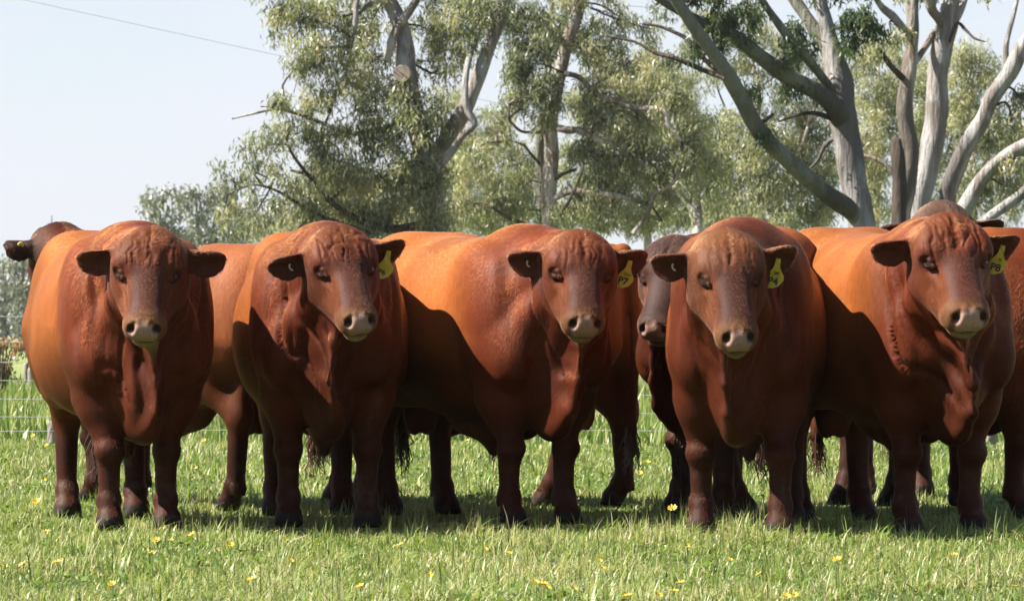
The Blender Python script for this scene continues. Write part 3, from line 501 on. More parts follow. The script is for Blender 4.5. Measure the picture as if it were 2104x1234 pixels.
class Bull:
    """local frame: x forward, y the bull's left, z up; origin on the ground midway between the front feet"""
    def __init__(s, head_yaw=0, head_pitch=58, head_roll=0, poll=(.46, 0, 1.39), front=((.0, .15), (.0, -.15)),
                 hind=((-1.40, .16), (-1.40, -.16)), width=1.0, dew=(0, 0, 0), ear_droop=(.12, .12), scrotum=True, belly=0, fat=1.0, hs=1.0, hsh=(1, 1, 1)):
        s.front, s.hind, s.width, s.dew, s.scrotum, s.belly, s.fat, s.hs = front, hind, width, dew, scrotum, belly, fat, hs
        s.ear_droop = ear_droop; s.hv = hs * vec(*hsh)
        y, p = math.radians(head_yaw), math.radians(head_pitch)
        f = vec(math.cos(y), math.sin(y), 0); l = vec(-math.sin(y), math.cos(y), 0); z = vec(0, 0, 1)
        rl = math.radians(head_roll)
        l, z = l * math.cos(rl) + z * math.sin(rl), z * math.cos(rl) - l * math.sin(rl)
        s.f, s.l, s.zz = f, l, z
        s.u = f * math.cos(p) - z * math.sin(p); s.n = f * math.sin(p) + z * math.cos(p)
        s.Hp = vec(*poll)
        s.HM = np.stack([s.u, l, s.n], 1)              # world->head: (P-Hp)@HM
        s.Hc = s.H(.24, 0, -.09)                       # middle of the head, for the fine grid
        s.eye = {}
        for sd in (1, -1):                             # find the eye sockets on the raw head
            o = vec(.208, sd * .30, .03); d = unit(vec(.0, -sd * 1., -.40))
            t = np.linspace(0, .35, 400, dtype=F32)
            v = s.head_raw(o + t[:, None] * d)
            i = np.argmax(v < 0); s.eye[sd] = o + t[i] * d
        s.fur = []
        for k, uu in enumerate((.02, .05, .08, .11, .14, .17)):
            t = np.linspace(.12, -.1, 500, dtype=F32); o = np.stack([0*t + uu, 0*t + .006 * math.sin(k * 2.1), t], 1)
            i = np.argmax(s.head_raw(o) < 0); s.fur.append(o[i] + vec(0, 0, .001 + .004 * abs(k - 2.5) / 2.5))
    def H(s, u, y, n): return s.Hp + s.u * (u * s.hv[0]) + s.l * (y * s.hv[1]) + s.n * (n * s.hv[2])
    def head_raw(s, Q):
        """Q in head coordinates (u along the face, y lateral, n out of the face)"""
        Y = Q.copy(); Y[:, 1] = np.abs(Y[:, 1])
        d = ell(Y, (.108, 0, -.095), (.142, .153, .126))
        d = smin(d, ell(Y, (.030, 0, -.085), (.080, .082, .095)), .06)          # poll dome
        d = smin(d, cone(Y, (.14, 0, -.10), (.40, 0, -.085), .108, .080), .06)
        d = smin(d, ell(Y, (.115, .085, -.022), (.085, .062, .042)), .045)     # frontal bulges
        d = smin(d, ell(Y, (.150, .116, -.048), (.046, .040, .046)), .03)        # brow over the eye
        d = smin(d, cone(Y, (.17, 0, -.030), (.42, 0, -.034), .046, .038, (1, .62, 1)), .032)  # bridge of the nose
        d = smin(d, cone(Y, (.16, .085, -.19), (.40, .035, -.155), .075, .05), .06)   # jaw
        d = smin(d, ell(Y, (.175, .098, -.150), (.085, .040, .075)), .028)          # cheek
        d = smin(d, cone(Y, (.245, .094, -.078), (.375, .060, -.072), .015, .012), .024)   # facial crest
        d = smin(d, ell(Y, (.452, 0, -.078), (.068, .083, .063)), .055)        # muzzle
        d = smin(d, ell(Y, (.462, .047, -.085), (.053, .043, .056)), .035)      # wings of the muzzle
        d = smin(d, ell(Y, (.482, 0, -.056), (.042, .068, .05)), .03)          # nose pad
        d = smin(d, ell(Y, (.464, 0, -.158), (.052, .060, .032)), .018)        # lower lip
        return d
    def head(s, Q):
        d = s.head_raw(Q)
        Y = Q.copy(); Y[:, 1] = np.abs(Y[:, 1])
        # nostrils, mouth
        c1 = cone(Y, (.488, .036, .004), (.508, .056, -.036), .013, .020)
        c2 = cone(Y, (.508, .056, -.034), (.490, .076, -.022), .017, .008)
        d = smax(d, -smin(c1, c2, .012), .008)
        d = smin(d, cone(Y, (.480, .022, -.006), (.520, .038, -.062), .007, .006), .014)
        m = smax(np.abs(Y[:, 2] + .132 + .10 * (Y[:, 1] ** 2) * 10) - .004, Y[:, 1] - .075, .01)
        m = smax(m, .455 - Y[:, 0], .02)
        d = smax(d, -m, .012)
        # forehead furrow following the surface
        for k in range(len(s.fur) - 1):
            d = smax(d, -cone(Q, s.fur[k], s.fur[k + 1], .0065, .0065), .022)
        for sd in (1, -1):
            E = s.eye[sd]; out = unit(vec(.05, sd * 1., .42))
            t = vec(.62, 0, .55); t = unit(t - out * float(t @ out)); up = unit(np.cross(out, t)); up = up if up[0] < 0 else -up
            d = smax(d, -(np.linalg.norm(Q - (E + out * .014), axis=1) - .029), .012)
            d = smax(d, -ell(Q, E + t * .018 - up * .022 + out * .026, (.034, .034, .034)), .03)
            b, f = E - t * .030 - out * .004, E + t * .031 - out * .006
            m1, m2 = E + up * .020 - t * .010 + out * .003, E + up * .018 + t * .012 + out * .003
            for a_, b_, r1, r2 in ((b, m1, .006, .008), (m1, m2, .008, .008), (m2, f, .008, .006)):
                d = smin(d, cone(Q, a_, b_, r1, r2), .012)
            n1 = E - up * .015 + out * .003
            d = smin(d, cone(Q, b, n1, .006, .008), .012); d = smin(d, cone(Q, n1, f, .008, .006), .012)
            pass
            d = smax(d, -cone(Q, E - up * .030 - t * .01 + out * .012, E - up * .024 + t * .04 + out * .010, .010, .010), .02)
        return d
    def ear_frame(s, sd):
        k = s.ear_droop[0 if sd > 0 else 1]
        e = unit(s.l * sd * 1.0 - s.zz * k - s.f * .22)
        c = s.f * .88 - s.zz * .42; c = unit(c - e * float(c @ e))
        w = np.cross(c, e) * sd; w = unit(w)
        if w[2] < 0: w = -w
        B = s.H(.070, sd * .128, -.105)
        return B, e, w, c
    def ear(s, P, sd):
        B, e, w, c = s.ear_frame(sd)
        q = P - B; a = q @ e; b = q @ w; t = q @ c
        hw = curve(a, [-.05, .0, .04, .085, .125, .160, .190, .215], [.016, .024, .043, .064, .071, .064, .046, .014])
        bb = b + .010 * np.sin(np.clip(a, 0, .2) * 15)
        t0 = 8.5 * bb * bb + .25 * np.maximum(bb, 0) - .02 + 1.1 * np.clip(a - .1, 0, 1) ** 2
        t0 = t0 - .02 * np.exp(-((a - .03) / .04) ** 2)
        thin = np.abs(t - t0) * .8 - (.0125 - .012 * np.clip(a, 0, .2))
        d = smax(thin, (np.abs(bb) - hw) * .85, .018)
        d = smax(d, a - .222, .03); d = smax(d, -.03 - a, .02)
        d = smin(d, cone(P, B - e * .05 - c * .012, B + e * .055 - c * .024, .046, .022), .03)
        return d
    def sdf(s, P):
        P = P.astype(F32); Y = P.copy(); Y[:, 1] = np.abs(Y[:, 1]); X, Z = P[:, 0], P[:, 2]
        W = s.width * s.fat
        xs = [-1.64, -1.58, -1.45, -1.25, -1.0, -.7, -.4, -.1, .1, .22, .30]
        top = curve(X, xs, [1.20, 1.30, 1.375, 1.405, 1.385, 1.37, 1.375, 1.395, 1.33, 1.18, 1.00])
        bot = curve(X, xs, [1.00, .88, .74, .62 - s.belly, .55 - s.belly, .49 - s.belly, .475 - s.belly, .49, .52, .58, .80])
        wid = curve(X, xs, [.04, .17, .28, .345, .395, .425, .405, .345, .27, .18, .05]) * W
        zc = (top + bot) * .5; h = np.maximum((top - bot) * .5, .01)
        v = (Z - zc) / h
        wv = wid * (1 + .07 * np.clip(-v, -1, 1) - .10 * np.clip(v, 0, 1) ** 2 - .48 * np.clip(-v, 0, 1) * sstep(-.45, .05, X))
        k = ((Y[:, 1] / wv) ** 2.35 + np.abs(v) ** 2.35 + 1e-9) ** (1 / 2.35)
        d = (k - 1) * np.minimum(wv, h) * .92
        d = smax(d, np.abs(X + .67) - .965, .10)
        # spine groove and hips
        d = smin(d, ell(Y, (-1.22, .20 * W, 1.27), (.13, .10, .10)), .14)
        d = smin(d, ell(Y, (-1.50, .10, 1.24), (.12, .09, .12)), .12)
        # hindquarters
        d = smin(d, ell(Y, (-1.42, .19 * W, 1.00), (.24, .165, .32)), .12)
        d = smin(d, ell(Y, (-1.22, .25 * W, .84), (.19, .12, .22)), .10)
        d = smin(d, ell(Y, (-1.05, .25 * W, .62), (.16, .07, .07)), .10)       # flank fold
        # shoulder
        d = smin(d, ell(Y, (-.03, .205 * W, .97), (.235, .150 * W, .33)), .055)
        d = smin(d, ell(Y, (-.16, .235 * W, 1.16), (.15, .090, .17)), .07)
        d = smin(d, ell(Y, (.14, .200 * W, .80), (.12, .115, .16)), .05)       # point of the shoulder
        # neck
        Hb = s.H(.10, 0, -.15); up = s.H(.06, 0, -.13); thr = s.H(.26, 0, -.20)
        d = smin(d, cone(P, (-.10, 0, 1.10), Hb, .265, .165), .09)
        d = smin(d, cone(P, (-.12, 0, 1.22), up, .16, .115), .12)              # crest
        d = smin(d, cone(P, (.06, 0, .86), thr + vec(-.06, 0, -.04), .24, .105), .12)
        d = smin(d, cone(P, thr + vec(-.02, 0, -.02), (.16, 0, .66), .06, .12), .07)
        d = smin(d, cone(P, thr + vec(-.04, 0, -.06), (.28, 0, .72), .035, .05), .05)
        for sd in (1, -1):
            d = smin(d, cone(P, (.10, sd * .17 * W, .86), s.H(.18, sd * .10, -.20), .12, .065), .05)
        # brisket and dewlap
        d = smin(d, ell(Y, (.17, 0, .63), (.19, .115, .19)), .06)
        d = smin(d, ell(Y, (.19, .0, .53), (.13, .062, .11)), .05)
        d = smin(d, ell(Y, (.0, 0, .54), (.25, .095, .09)), .06)
        g0, g1, g2 = s.dew
        D = [thr + vec(.03, 0, -.03), vec(.490, .40 * thr[1] + g0, .86), vec(.470, .10 * thr[1] + g1, .68), vec(.415, g2, .55), vec(.27, g2 * .6, .455)]
        R = [.040, .024, .021, .025, .040]
        Bk = [thr + vec(-.10, 0, -.02), vec(.26, .3 * thr[1] + g0 * .5, .88), vec(.24, g1 * .5, .70), vec(.2, g2 * .5, .56), vec(.12, 0, .47)]
        for w_, kk in ((0, .035), (.2, .035), (.4, .04), (.6, .045), (.8, .05)):
            for i in range(4):
                a_, b_ = D[i] * (1 - w_) + Bk[i] * w_, D[i+1] * (1 - w_) + Bk[i+1] * w_
                d = smin(d, cone(P, a_, b_, R[i] * (1 + .3 * w_), R[i+1] * (1 + .3 * w_)), kk)
        # front legs
        for (fx, fy), sd in zip(s.front, (1, -1)):
            A = lambda x, y, z: vec(x, y, z)
            ys = sd * .185 * W
            L = smin(cone(P, A(-.06, sd * .20 * W, .84), A(-.07 + fx * .3, ys * .6 + fy * .4, .64), .15, .115),
                     cone(P, A(.03, sd * .19 * W, .78), A(.0 + fx * .4, ys * .5 + fy * .5, .58), .135, .118), .06)
            L = smin(L, cone(P, A(-.02 + fx * .4, ys * .5 + fy * .5, .60), A(fx, fy, .41), .128, .064), .035)
            L = smin(L, ell(P, (fx + .018, fy, .365), (.068, .071, .068)), .014)                # knee
            L = smin(L, cone(P, A(fx - .005, fy, .35), A(fx - .012, fy, .17), .054, .047), .02)
            L = smin(L, ell(P, (fx - .01, fy, .135), (.060, .060, .052)), .02)                 # fetlock
            L = smin(L, cone(P, A(fx - .003, fy, .12), A(fx + .035, fy, .045), .046, .060), .02)
            for o in (.032, -.032):
                L = smin(L, cone(P, A(fx + .03, fy + o, .055), A(fx + .062, fy + o, .012), .034, .036), .012)
            for o in (.028, -.028): L = smin(L, cone(P, A(fx - .05, fy + o, .115), A(fx - .062, fy + o, .085), .018, .013), .015)
            d = smin(d, L, .04)
        # hind legs
        for (hx, hy), sd in zip(s.hind, (1, -1)):
            A = lambda x, y, z: vec(x, y, z)
            ys = sd * .20 * W
            ox = (hx + 1.40) * .6
            L = cone(P, A(-1.36, ys, .92), A(-1.30 + ox * .4, ys * .7 + hy * .3, .70), .20, .135)
            L = smin(L, cone(P, A(-1.26 + ox * .4, ys * .7 + hy * .3, .74), A(-1.46 + ox, hy, .50), .125, .076), .08)
            L = smin(L, cone(P, A(-1.56, sd * .15, .86), A(-1.50 + ox, hy, .56), .09, .040), .07)
            L = smin(L, ell(P, (-1.47 + ox, hy, .475), (.078, .056, .085)), .035)              # hock
            L = smin(L, cone(P, A(-1.462 + ox, hy, .46), A(hx - .035, hy, .17), .058, .049), .025)
            L = smin(L, ell(P, (hx - .025, hy, .135), (.060, .058, .052)), .02)
            L = smin(L, cone(P, A(hx - .02, hy, .12), A(hx + .03, hy, .045), .050, .062), .025)
            for o in (.032, -.032):
                L = smin(L, cone(P, A(hx + .02, hy + o, .055), A(hx + .055, hy + o, .012), .034, .036), .012)
            for o in (.028, -.028): L = smin(L, cone(P, A(hx - .065, hy + o, .115), A(hx - .077, hy + o, .085), .018, .013), .015)
            d = smin(d, L, .055)
        # sheath, navel fold, scrotum, tail
        d = smin(d, cone(P, (-.80, 0, .50), (-.56, .01, .40), .085, .042), .09)
        d = smin(d, cone(P, (-.57, .01, .42), (-.52, .012, .345), .045, .030), .04)
        d = smin(d, cone(P, (-.56, 0, .47), (-.15, 0, .46), .03, .05), .09)
        if s.scrotum:
            d = smin(d, cone(P, (-1.36, 0, .72), (-1.37, 0, .56), .06, .05), .06)
            for o in (.034, -.034):
                d = smin(d, ell(P, (-1.37, o, .50), (.055, .050, .10)), .03)
        T = [(-1.60, 0, 1.34), (-1.665, .0, 1.20), (-1.68, .01, .90), (-1.67, .02, .62), (-1.66, .02, .40)]
        r = [.05, .036, .025, .020, .032]
        for i in range(4): d = smin(d, cone(P, T[i], T[i+1], r[i], r[i+1]), .03)
        # head and ears
        near = np.linalg.norm(P - s.Hc, axis=1) < .62
        if near.any():
            Pn = P[near]; Q = ((Pn - s.Hp) @ s.HM / s.hv).astype(F32)
            dn = smin(d[near], s.head(Q) * s.hs, .045)
            for sd in (1, -1): dn = smin(dn, s.ear(Pn, sd), .022)
            d[near] = dn
        d = smax(d, -P[:, 2], .006)
        return d

def warp(q, c, s0):
    r = np.linalg.norm(q - c, axis=-1, keepdims=True)
    t = np.clip((r - .55) / (1.35 - .55), 0, 1); S = t * t * (3 - 2 * t)
    return c + (q - c) * (s0 + (1 - s0) * S), s0 + (1 - s0) * S[..., 0]

def surface(bull, cell=.0135, s0=.45):
    """surface nets over a grid that is denser around the head; one closed mesh"""
    c = bull.Hc
    lo = np.minimum(vec(-1.82, -.62, -.05), c - .42 / s0 * .95); hi = np.maximum(vec(.45, .62, 1.55), c + .42 / s0 * .95)
    lo[2] = -.05
    n = (np.ceil((hi - lo) / cell / 6) * 6 + 1).astype(int)
    ax = [lo[i] + cell * np.arange(n[i], dtype=F32) for i in range(3)]
    st = 6
    cg = np.stack(np.meshgrid(*[a[::st] for a in ax], indexing='ij'), -1)
    cw, cs = warp(cg, c, s0)
    cf = bull.sdf(cw.reshape(-1, 3)).reshape(cw.shape[:3])
    rel = np.abs(cf) < (6.5 * cell * cs + .012)
    def up(a):
        for i in range(3):
            idx = np.clip((np.arange(n[i]) + st // 2) // st, 0, a.shape[i] - 1); a = np.take(a, idx, axis=i)
        return a
    F = up(cf).astype(F32); M = up(rel)
    I = np.nonzero(M)
    Pq = np.stack([ax[i][I[i]] for i in range(3)], -1)
    Pw, _ = warp(Pq, c, s0)
    vals = np.concatenate([bull.sdf(b) for b in np.array_split(Pw, max(1, len(Pw) // 150000))])
    F[I] = vals
    neg = F < 0
    # active cells
    C = np.zeros(tuple(n - 1), np.int8)
    for dx in (0, 1):
        for dy in (0, 1):
            for dz in (0, 1): C += neg[dx:n[0]-1+dx, dy:n[1]-1+dy, dz:n[2]-1+dz]
    act = np.nonzero((C > 0) & (C < 8)); na = len(act[0])
    vid = np.full(tuple(n - 1), -1, np.int32); vid[act] = np.arange(na)
    pos = np.zeros((na, 3), F32); cnt = np.zeros(na, F32)
    base = np.stack(act, -1)
    corners = [(a, b, d) for a in (0, 1) for b in (0, 1) for d in (0, 1)]
    for a in corners:
        for axis in range(3):
            if a[axis]: continue
            b = list(a); b[axis] = 1
            ia = base + a; ib = base + b
            fa = F[ia[:, 0], ia[:, 1], ia[:, 2]]; fb = F[ib[:, 0], ib[:, 1], ib[:, 2]]
            m = (fa < 0) != (fb < 0)
            t = (fa[m] / (fa[m] - fb[m]))[:, None]
            qa = lo + ia[m] * cell; qb = lo + ib[m] * cell
            pos[m] += qa + t * (qb - qa); cnt[m] += 1
    pos /= cnt[:, None]
    pos, _ = warp(pos.astype(F32), c, s0)
    quads = []
    for axis in range(3):
        o1, o2 = (axis + 1) % 3, (axis + 2) % 3
        sl0 = [slice(None)] * 3; sl1 = [slice(None)] * 3
        sl0[axis] = slice(0, n[axis] - 1); sl1[axis] = slice(1, n[axis])
        a = neg[tuple(sl0)]; b = neg[tuple(sl1)]
        e = np.nonzero(a != b); fl = a[e]
        e = np.stack(e, -1)
        ok = (e[:, o1] > 0) & (e[:, o2] > 0) & (e[:, o1] < n[o1] - 1) & (e[:, o2] < n[o2] - 1)
        e = e[ok]; fl = fl[ok]
        def cellid(da, db):
            q = e.copy(); q[:, o1] -= da; q[:, o2] -= db
            return vid[q[:, 0], q[:, 1], q[:, 2]]
        Q = np.stack([cellid(1, 1), cellid(0, 1), cellid(0, 0), cellid(1, 0)], -1)
        Q[~fl] = Q[~fl][:, ::-1]
        quads.append(Q)
    quads = np.concatenate(quads)
    # relax a little, then pull back to the true surface
    def grad(p):
        e = .003; f0 = bull.sdf(p)
        g = np.stack([bull.sdf(p + vec(*(e * (np.arange(3) == i)))) - f0 for i in range(3)], -1) / e
        return f0, g
    for it in range(2):
        acc = np.zeros_like(pos); w = np.zeros(na, F32)
        for i in range(4):
            j = quads[:, (i + 1) % 4]; k = quads[:, i]
            for cc in range(3):
                acc[:, cc] += np.bincount(k, pos[j, cc], na); acc[:, cc] += np.bincount(j, pos[k, cc], na)
            w += np.bincount(k, minlength=na); w += np.bincount(j, minlength=na)
        sm = acc / w[:, None]
        pos = pos + .5 * (sm - pos)
    f0, g = grad(pos)
    step = (f0 / (np.einsum('ij,ij->i', g, g) + .05))[:, None] * g
    L = np.linalg.norm(step, axis=1, keepdims=True); step *= np.minimum(1, .006 / (L + 1e-9))
    pos -= step
    nrm = g / (np.linalg.norm(g, axis=1, keepdims=True) + 1e-6)
    return pos, quads, nrm

def vnoise(p, seed=0):
    """smooth lattice noise in 0..1"""
    i = np.floor(p).astype(np.int64); f = (p - i).astype(F32); f = f * f * (3 - 2 * f)
    def h(a, b, c):
        n = (a * 374761393 + b * 668265263 + c * 2147483647 + seed * 974711) & 0xffffffff
        n = ((n ^ (n >> 13)) * 1274126177) & 0xffffffff
        return ((n ^ (n >> 16)) & 0xffff).astype(F32) / 65535
    r = 0
    for a in (0, 1):
        for b in (0, 1):
            for c in (0, 1):
                w = (f[:, 0] if a else 1 - f[:, 0]) * (f[:, 1] if b else 1 - f[:, 1]) * (f[:, 2] if c else 1 - f[:, 2])
                r = r + w * h(i[:, 0] + a, i[:, 1] + b, i[:, 2] + c)
    return r
def sstep(a, b, x):
    t = np.clip((x - a) / (b - a), 0, 1); return t * t * (3 - 2 * t)
def fleshed(bull, pos, nrm, seed, wr=1.0):
    """wrinkles, folds and muscle relief pushed into the surface"""
    Q = (pos - bull.Hp) @ bull.HM / bull.hv
    d = np.zeros(len(pos), F32)
    d += .012 * (vnoise(pos * vec(5, 5, 4), seed) - .5) * sstep(.25, .5, pos[:, 2])
    d += .005 * (vnoise(pos * vec(14, 14, 10), seed + 1) - .5)
    # forehead wrinkles
    fm = sstep(-.02, .03, Q[:, 0]) * (1 - sstep(.15, .24, Q[:, 0])) * sstep(-.07, -.03, Q[:, 2]) * (1 - sstep(.10, .15, np.abs(Q[:, 1])))
    wq = Q + .02 * (np.stack([vnoise(Q * 22, seed + 2), vnoise(Q * 22, seed + 3), 0 * d], 1) - .5)
    sp = .6 + .4 * np.abs(wq[:, 1]) / .1
    rid = np.abs(vnoise(np.stack([wq[:, 0] * 13, wq[:, 1] * 48, wq[:, 2] * 6], 1), seed + 4) * 2 - 1)
    rid2 = np.abs(vnoise(np.stack([wq[:, 0] * 40, wq[:, 1] * 46, wq[:, 2] * 20], 1), seed + 5) * 2 - 1)
    d += wr * fm * (-.0055 * (1 - sstep(0, .55, rid)) - .002 * (1 - sstep(0, .5, rid2)))
    # neck folds: vertical pleats behind the jaw
    a = vec(.0, 0, 1.05); b = bull.H(.16, 0, -.16); ax = b - a; L = np.linalg.norm(ax); ax /= L
    s_ = (pos - a) @ ax / L
    nm = sstep(.15, .45, s_) * (1 - sstep(.85, 1.0, s_)) * (1 - sstep(1.22, 1.32, pos[:, 2])) * sstep(.5, .7, pos[:, 2]) * sstep(-.04, .05, -Q[:, 2] - .10)
    fold = np.abs(vnoise(np.stack([s_ * 8.5 + 1.2 * vnoise(pos * 4, seed + 9), np.sign(pos[:, 1]) * 3 + pos[:, 1] * 2, pos[:, 2] * 1.6], 1), seed + 6) * 2 - 1)
    d += wr * nm * -.022 * (1 - sstep(0, .38, fold))
    # loose skin hanging in pleats down the chest
    cm = sstep(.10, .22, pos[:, 0]) * (1 - sstep(.86, 1.0, pos[:, 2])) * sstep(.44, .54, pos[:, 2]) * (1 - sstep(.16, .24, np.abs(pos[:, 1]))) * (1 - sstep(.02, .08, Q[:, 2] + .30))
    pl = np.abs(vnoise(np.stack([pos[:, 0] * 1.5, pos[:, 1] * 13 + 1.6 * vnoise(pos * 3.5, seed + 11) + pos[:, 2] * 1.2, pos[:, 2] * 1.3], 1), seed + 12) * 2 - 1)
    d += wr ** .5 * cm * -.015 * (1 - sstep(0, .42, pl))
    # dewlap crinkles
    dm = sstep(.30, .36, pos[:, 0]) * (1 - sstep(.80, .9, pos[:, 2])) * (1 - sstep(.05, .10, np.abs(pos[:, 1])))
    d += .012 * dm * (vnoise(np.stack([pos[:, 0] * 8, pos[:, 1] * 8, pos[:, 2] * 22], 1), seed + 7) - .5)
    return pos + nrm * d[:, None], Q

def pigment(bull, pos, nrm, Q, seed, cols):
    """coat colour per vertex: flank, neck, face, muzzle, ears, hooves, belly and legs darkened as painted shade (rgb) and gloss (a)"""
    n = len(pos); X, Yy, Z = pos[:, 0], pos[:, 1], pos[:, 2]
    big = vnoise(pos * 3.0, seed + 20); med = vnoise(pos * 9.0, seed + 21)
    def mix(c, col, w): return c + (np.asarray(col, F32) - c) * w[:, None]
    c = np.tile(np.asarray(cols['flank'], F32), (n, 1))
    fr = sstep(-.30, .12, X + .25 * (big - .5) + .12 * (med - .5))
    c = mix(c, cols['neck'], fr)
    c = mix(c, cols['belly'], (1 - sstep(.62, .95, Z + .2 * (big - .5))) * .75)  # underside shade painted into the coat, darker low on the body
    c = mix(c, cols['leg'], 1 - sstep(.30, .60, Z + .15 * (med - .5)))  # legs darkened towards the ground, shade put into the colour
    hm = sstep(-.27, -.17, Q[:, 2]) * sstep(-.10, .02, Q[:, 0]) * (1 - sstep(.58, .62, Q[:, 0]))
    c = mix(c, cols['head'], hm)
    c = mix(c, cols['poll'], hm * (1 - sstep(.04, .16, Q[:, 0] + .05 * (med - .5))) * .9)
    c = mix(c, cols['bridge'], hm * sstep(.16, .22, Q[:, 0]) * (1 - sstep(.06, .10, np.abs(Q[:, 1]) + .03 * (med - .5))) * sstep(-.10, -.04, Q[:, 2]) * .9)
    c = mix(c, cols['cheek'], hm * sstep(.2, .26, Q[:, 0]) * sstep(.05, .09, np.abs(Q[:, 1])) * .7)
    mz = hm * sstep(.415, .455, Q[:, 0] + .035 * (med - .5)) * sstep(-.22, -.19, Q[:, 2]) * .9
    c = mix(c, cols['muzzle'], mz)
    pad = np.sqrt(((Q[:, 0] - .510) / .060) ** 2 + (Q[:, 1] / .062) ** 2 + ((Q[:, 2] + .065) / .072) ** 2)
    pw = (1 - sstep(.85, 1.12, pad + .1 * (med - .5))) * hm
    c = mix(c, cols['pad'], pw)
    lip = hm * sstep(.44, .47, Q[:, 0]) * (1 - sstep(-.15, -.125, Q[:, 2])) * (1 - sstep(.05, .08, np.abs(Q[:, 1])))
    c = mix(c, cols['lip'], lip * .8)
    g = .55 - .20 * pw
    for sd in (1, -1):
        B, e, w, cc = bull.ear_frame(sd); q = pos - B; a = q @ e; b = q @ w; t = q @ cc
        em = sstep(.0, .05, a) * (1 - sstep(.10, .14, np.abs(b))) * (1 - sstep(.12, .2, np.abs(t)))
        inn = em * sstep(-.1, .5, nrm @ cc)
        c = mix(c, cols['ear'], inn * .9)
        E = bull.eye[sd]; de = np.linalg.norm(Q - E, axis=1)
        c = mix(c, (.018, .008, .006), (1 - sstep(.026, .040, de)) * .8)
    nos = np.sqrt(((Q[:, 0] - .498) / .028) ** 2 + ((np.abs(Q[:, 1]) - .056) / .022) ** 2 + ((Q[:, 2] + .034) / .03) ** 2)
    c = mix(c, (.025, .012, .010), (1 - sstep(.65, .95, nos)) * hm * (Q[:, 0] < .52))
    hoof = 1 - sstep(.055, .075, Z)
    c = mix(c, (.018, .015, .013), hoof)
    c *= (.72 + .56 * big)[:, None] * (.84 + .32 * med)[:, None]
    # dried mud on the lower legs
    mud = (1 - sstep(.15, .40, Z)) * sstep(.62, .74, vnoise(pos * 30, seed + 22))
    c = mix(c, (.06, .036, .022), mud * .6)
    return np.clip(c, 0, 1), g
# ------------------------------------------------------------------ coat
def coat(name, rough=.46, dusty=0.0):
    m = NT(name); v = m.coord('Object'); vs_ = m.coord('Object', (1, 1, .16))
    a = m.n('Attribute', attribute_name='coat', attribute_type='GEOMETRY')
    streak = m.noise(vs_, 95, 4, .65, .4); fine = m.noise(v, 240, 3, .7); mid = m.noise(v, 22, 5, .6)
    col = m.mix(m.mapr(streak, .35, .72, 0, .62), a.outputs['Color'], m.mix(1.0, a.outputs['Color'], (.50, .40, .38), 'MULTIPLY'))
    col = m.mix(m.mapr(mid, .50, .72, 0, .35), col, m.mix(1.0, col, (1.30, 1.25, 1.10), 'MULTIPLY'))
    if dusty:
        col = m.mix(m.mapr(m.noise(m.coord('Object', (1, 1, .5)), 5.5, 7, .7), .60, .72, 0, dusty), col, (.16, .115, .075))
    h = m.n('Math', operation='ADD'); m.l(m.mapr(streak, 0, 1, 0, .6), h.inputs[0]); m.l(m.mapr(fine, 0, 1, 0, .4), h.inputs[1])
    nb = m.bump(h.outputs[0], .40, .006)
    nb = m.bump(mid, .14, .012, nb)
    m.set(Base_Color=col, Roughness=m.mapr(a.outputs['Alpha'], 0, 1, 0, 1), Specular_IOR_Level=.10, Normal=nb)
    m.b.inputs['Sheen Weight'].default_value = .0; m.b.inputs['Sheen Roughness'].default_value = .4; m.b.inputs['Sheen Tint'].default_value = (1, .62, .38, 1)
    return m.m
COAT = coat('red coat'); COAT_DUSTY = coat('red coat with dried mud', .5, .35)
m = NT('eye'); EYE = m.set(Base_Color=(.010, .006, .005), Roughness=.08, Specular_IOR_Level=.6)
m = NT('yellow plastic'); TAGM = m.set(Base_Color=(.46, .34, .03), Roughness=.45)
m = NT('black print'); PRINT = m.set(Base_Color=(.012, .012, .012), Roughness=.6)
m = NT('pale plastic'); STUD = m.set(Base_Color=(.40, .37, .27), Roughness=.4)
m = NT('coarse hair'); HAIR = m.set(Base_Color=(.05, .018, .009), Roughness=.5)

RED = dict(flank=(.240, .073, .0155), neck=(.094, .0180, .0048), belly=(.056, .0118, .0036), leg=(.038, .0098, .0042), head=(.086, .0200, .0078), poll=(.105, .0315, .0110), bridge=(.058, .0175, .0105),  # belly and leg tones include painted shade
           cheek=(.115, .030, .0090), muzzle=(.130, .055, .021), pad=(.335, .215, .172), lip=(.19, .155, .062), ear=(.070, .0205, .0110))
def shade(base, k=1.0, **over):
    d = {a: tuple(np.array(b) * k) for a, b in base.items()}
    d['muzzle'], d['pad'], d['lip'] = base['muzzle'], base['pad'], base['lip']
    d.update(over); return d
def text_mesh(txt, size):
    cu = bpy.data.curves.new('txt', 'FONT'); cu.body = txt; cu.size = size; cu.align_x = 'CENTER'; cu.align_y = 'CENTER'; cu.offset = size * .022
    o = bpy.data.objects.new('txt', cu); COL.objects.link(o); dg = bpy.context.evaluated_depsgraph_get()
    me = bpy.data.meshes.new_from_object(o.evaluated_get(dg)); bpy.data.objects.remove(o, do_unlink=True); bpy.data.curves.remove(cu)
    return me
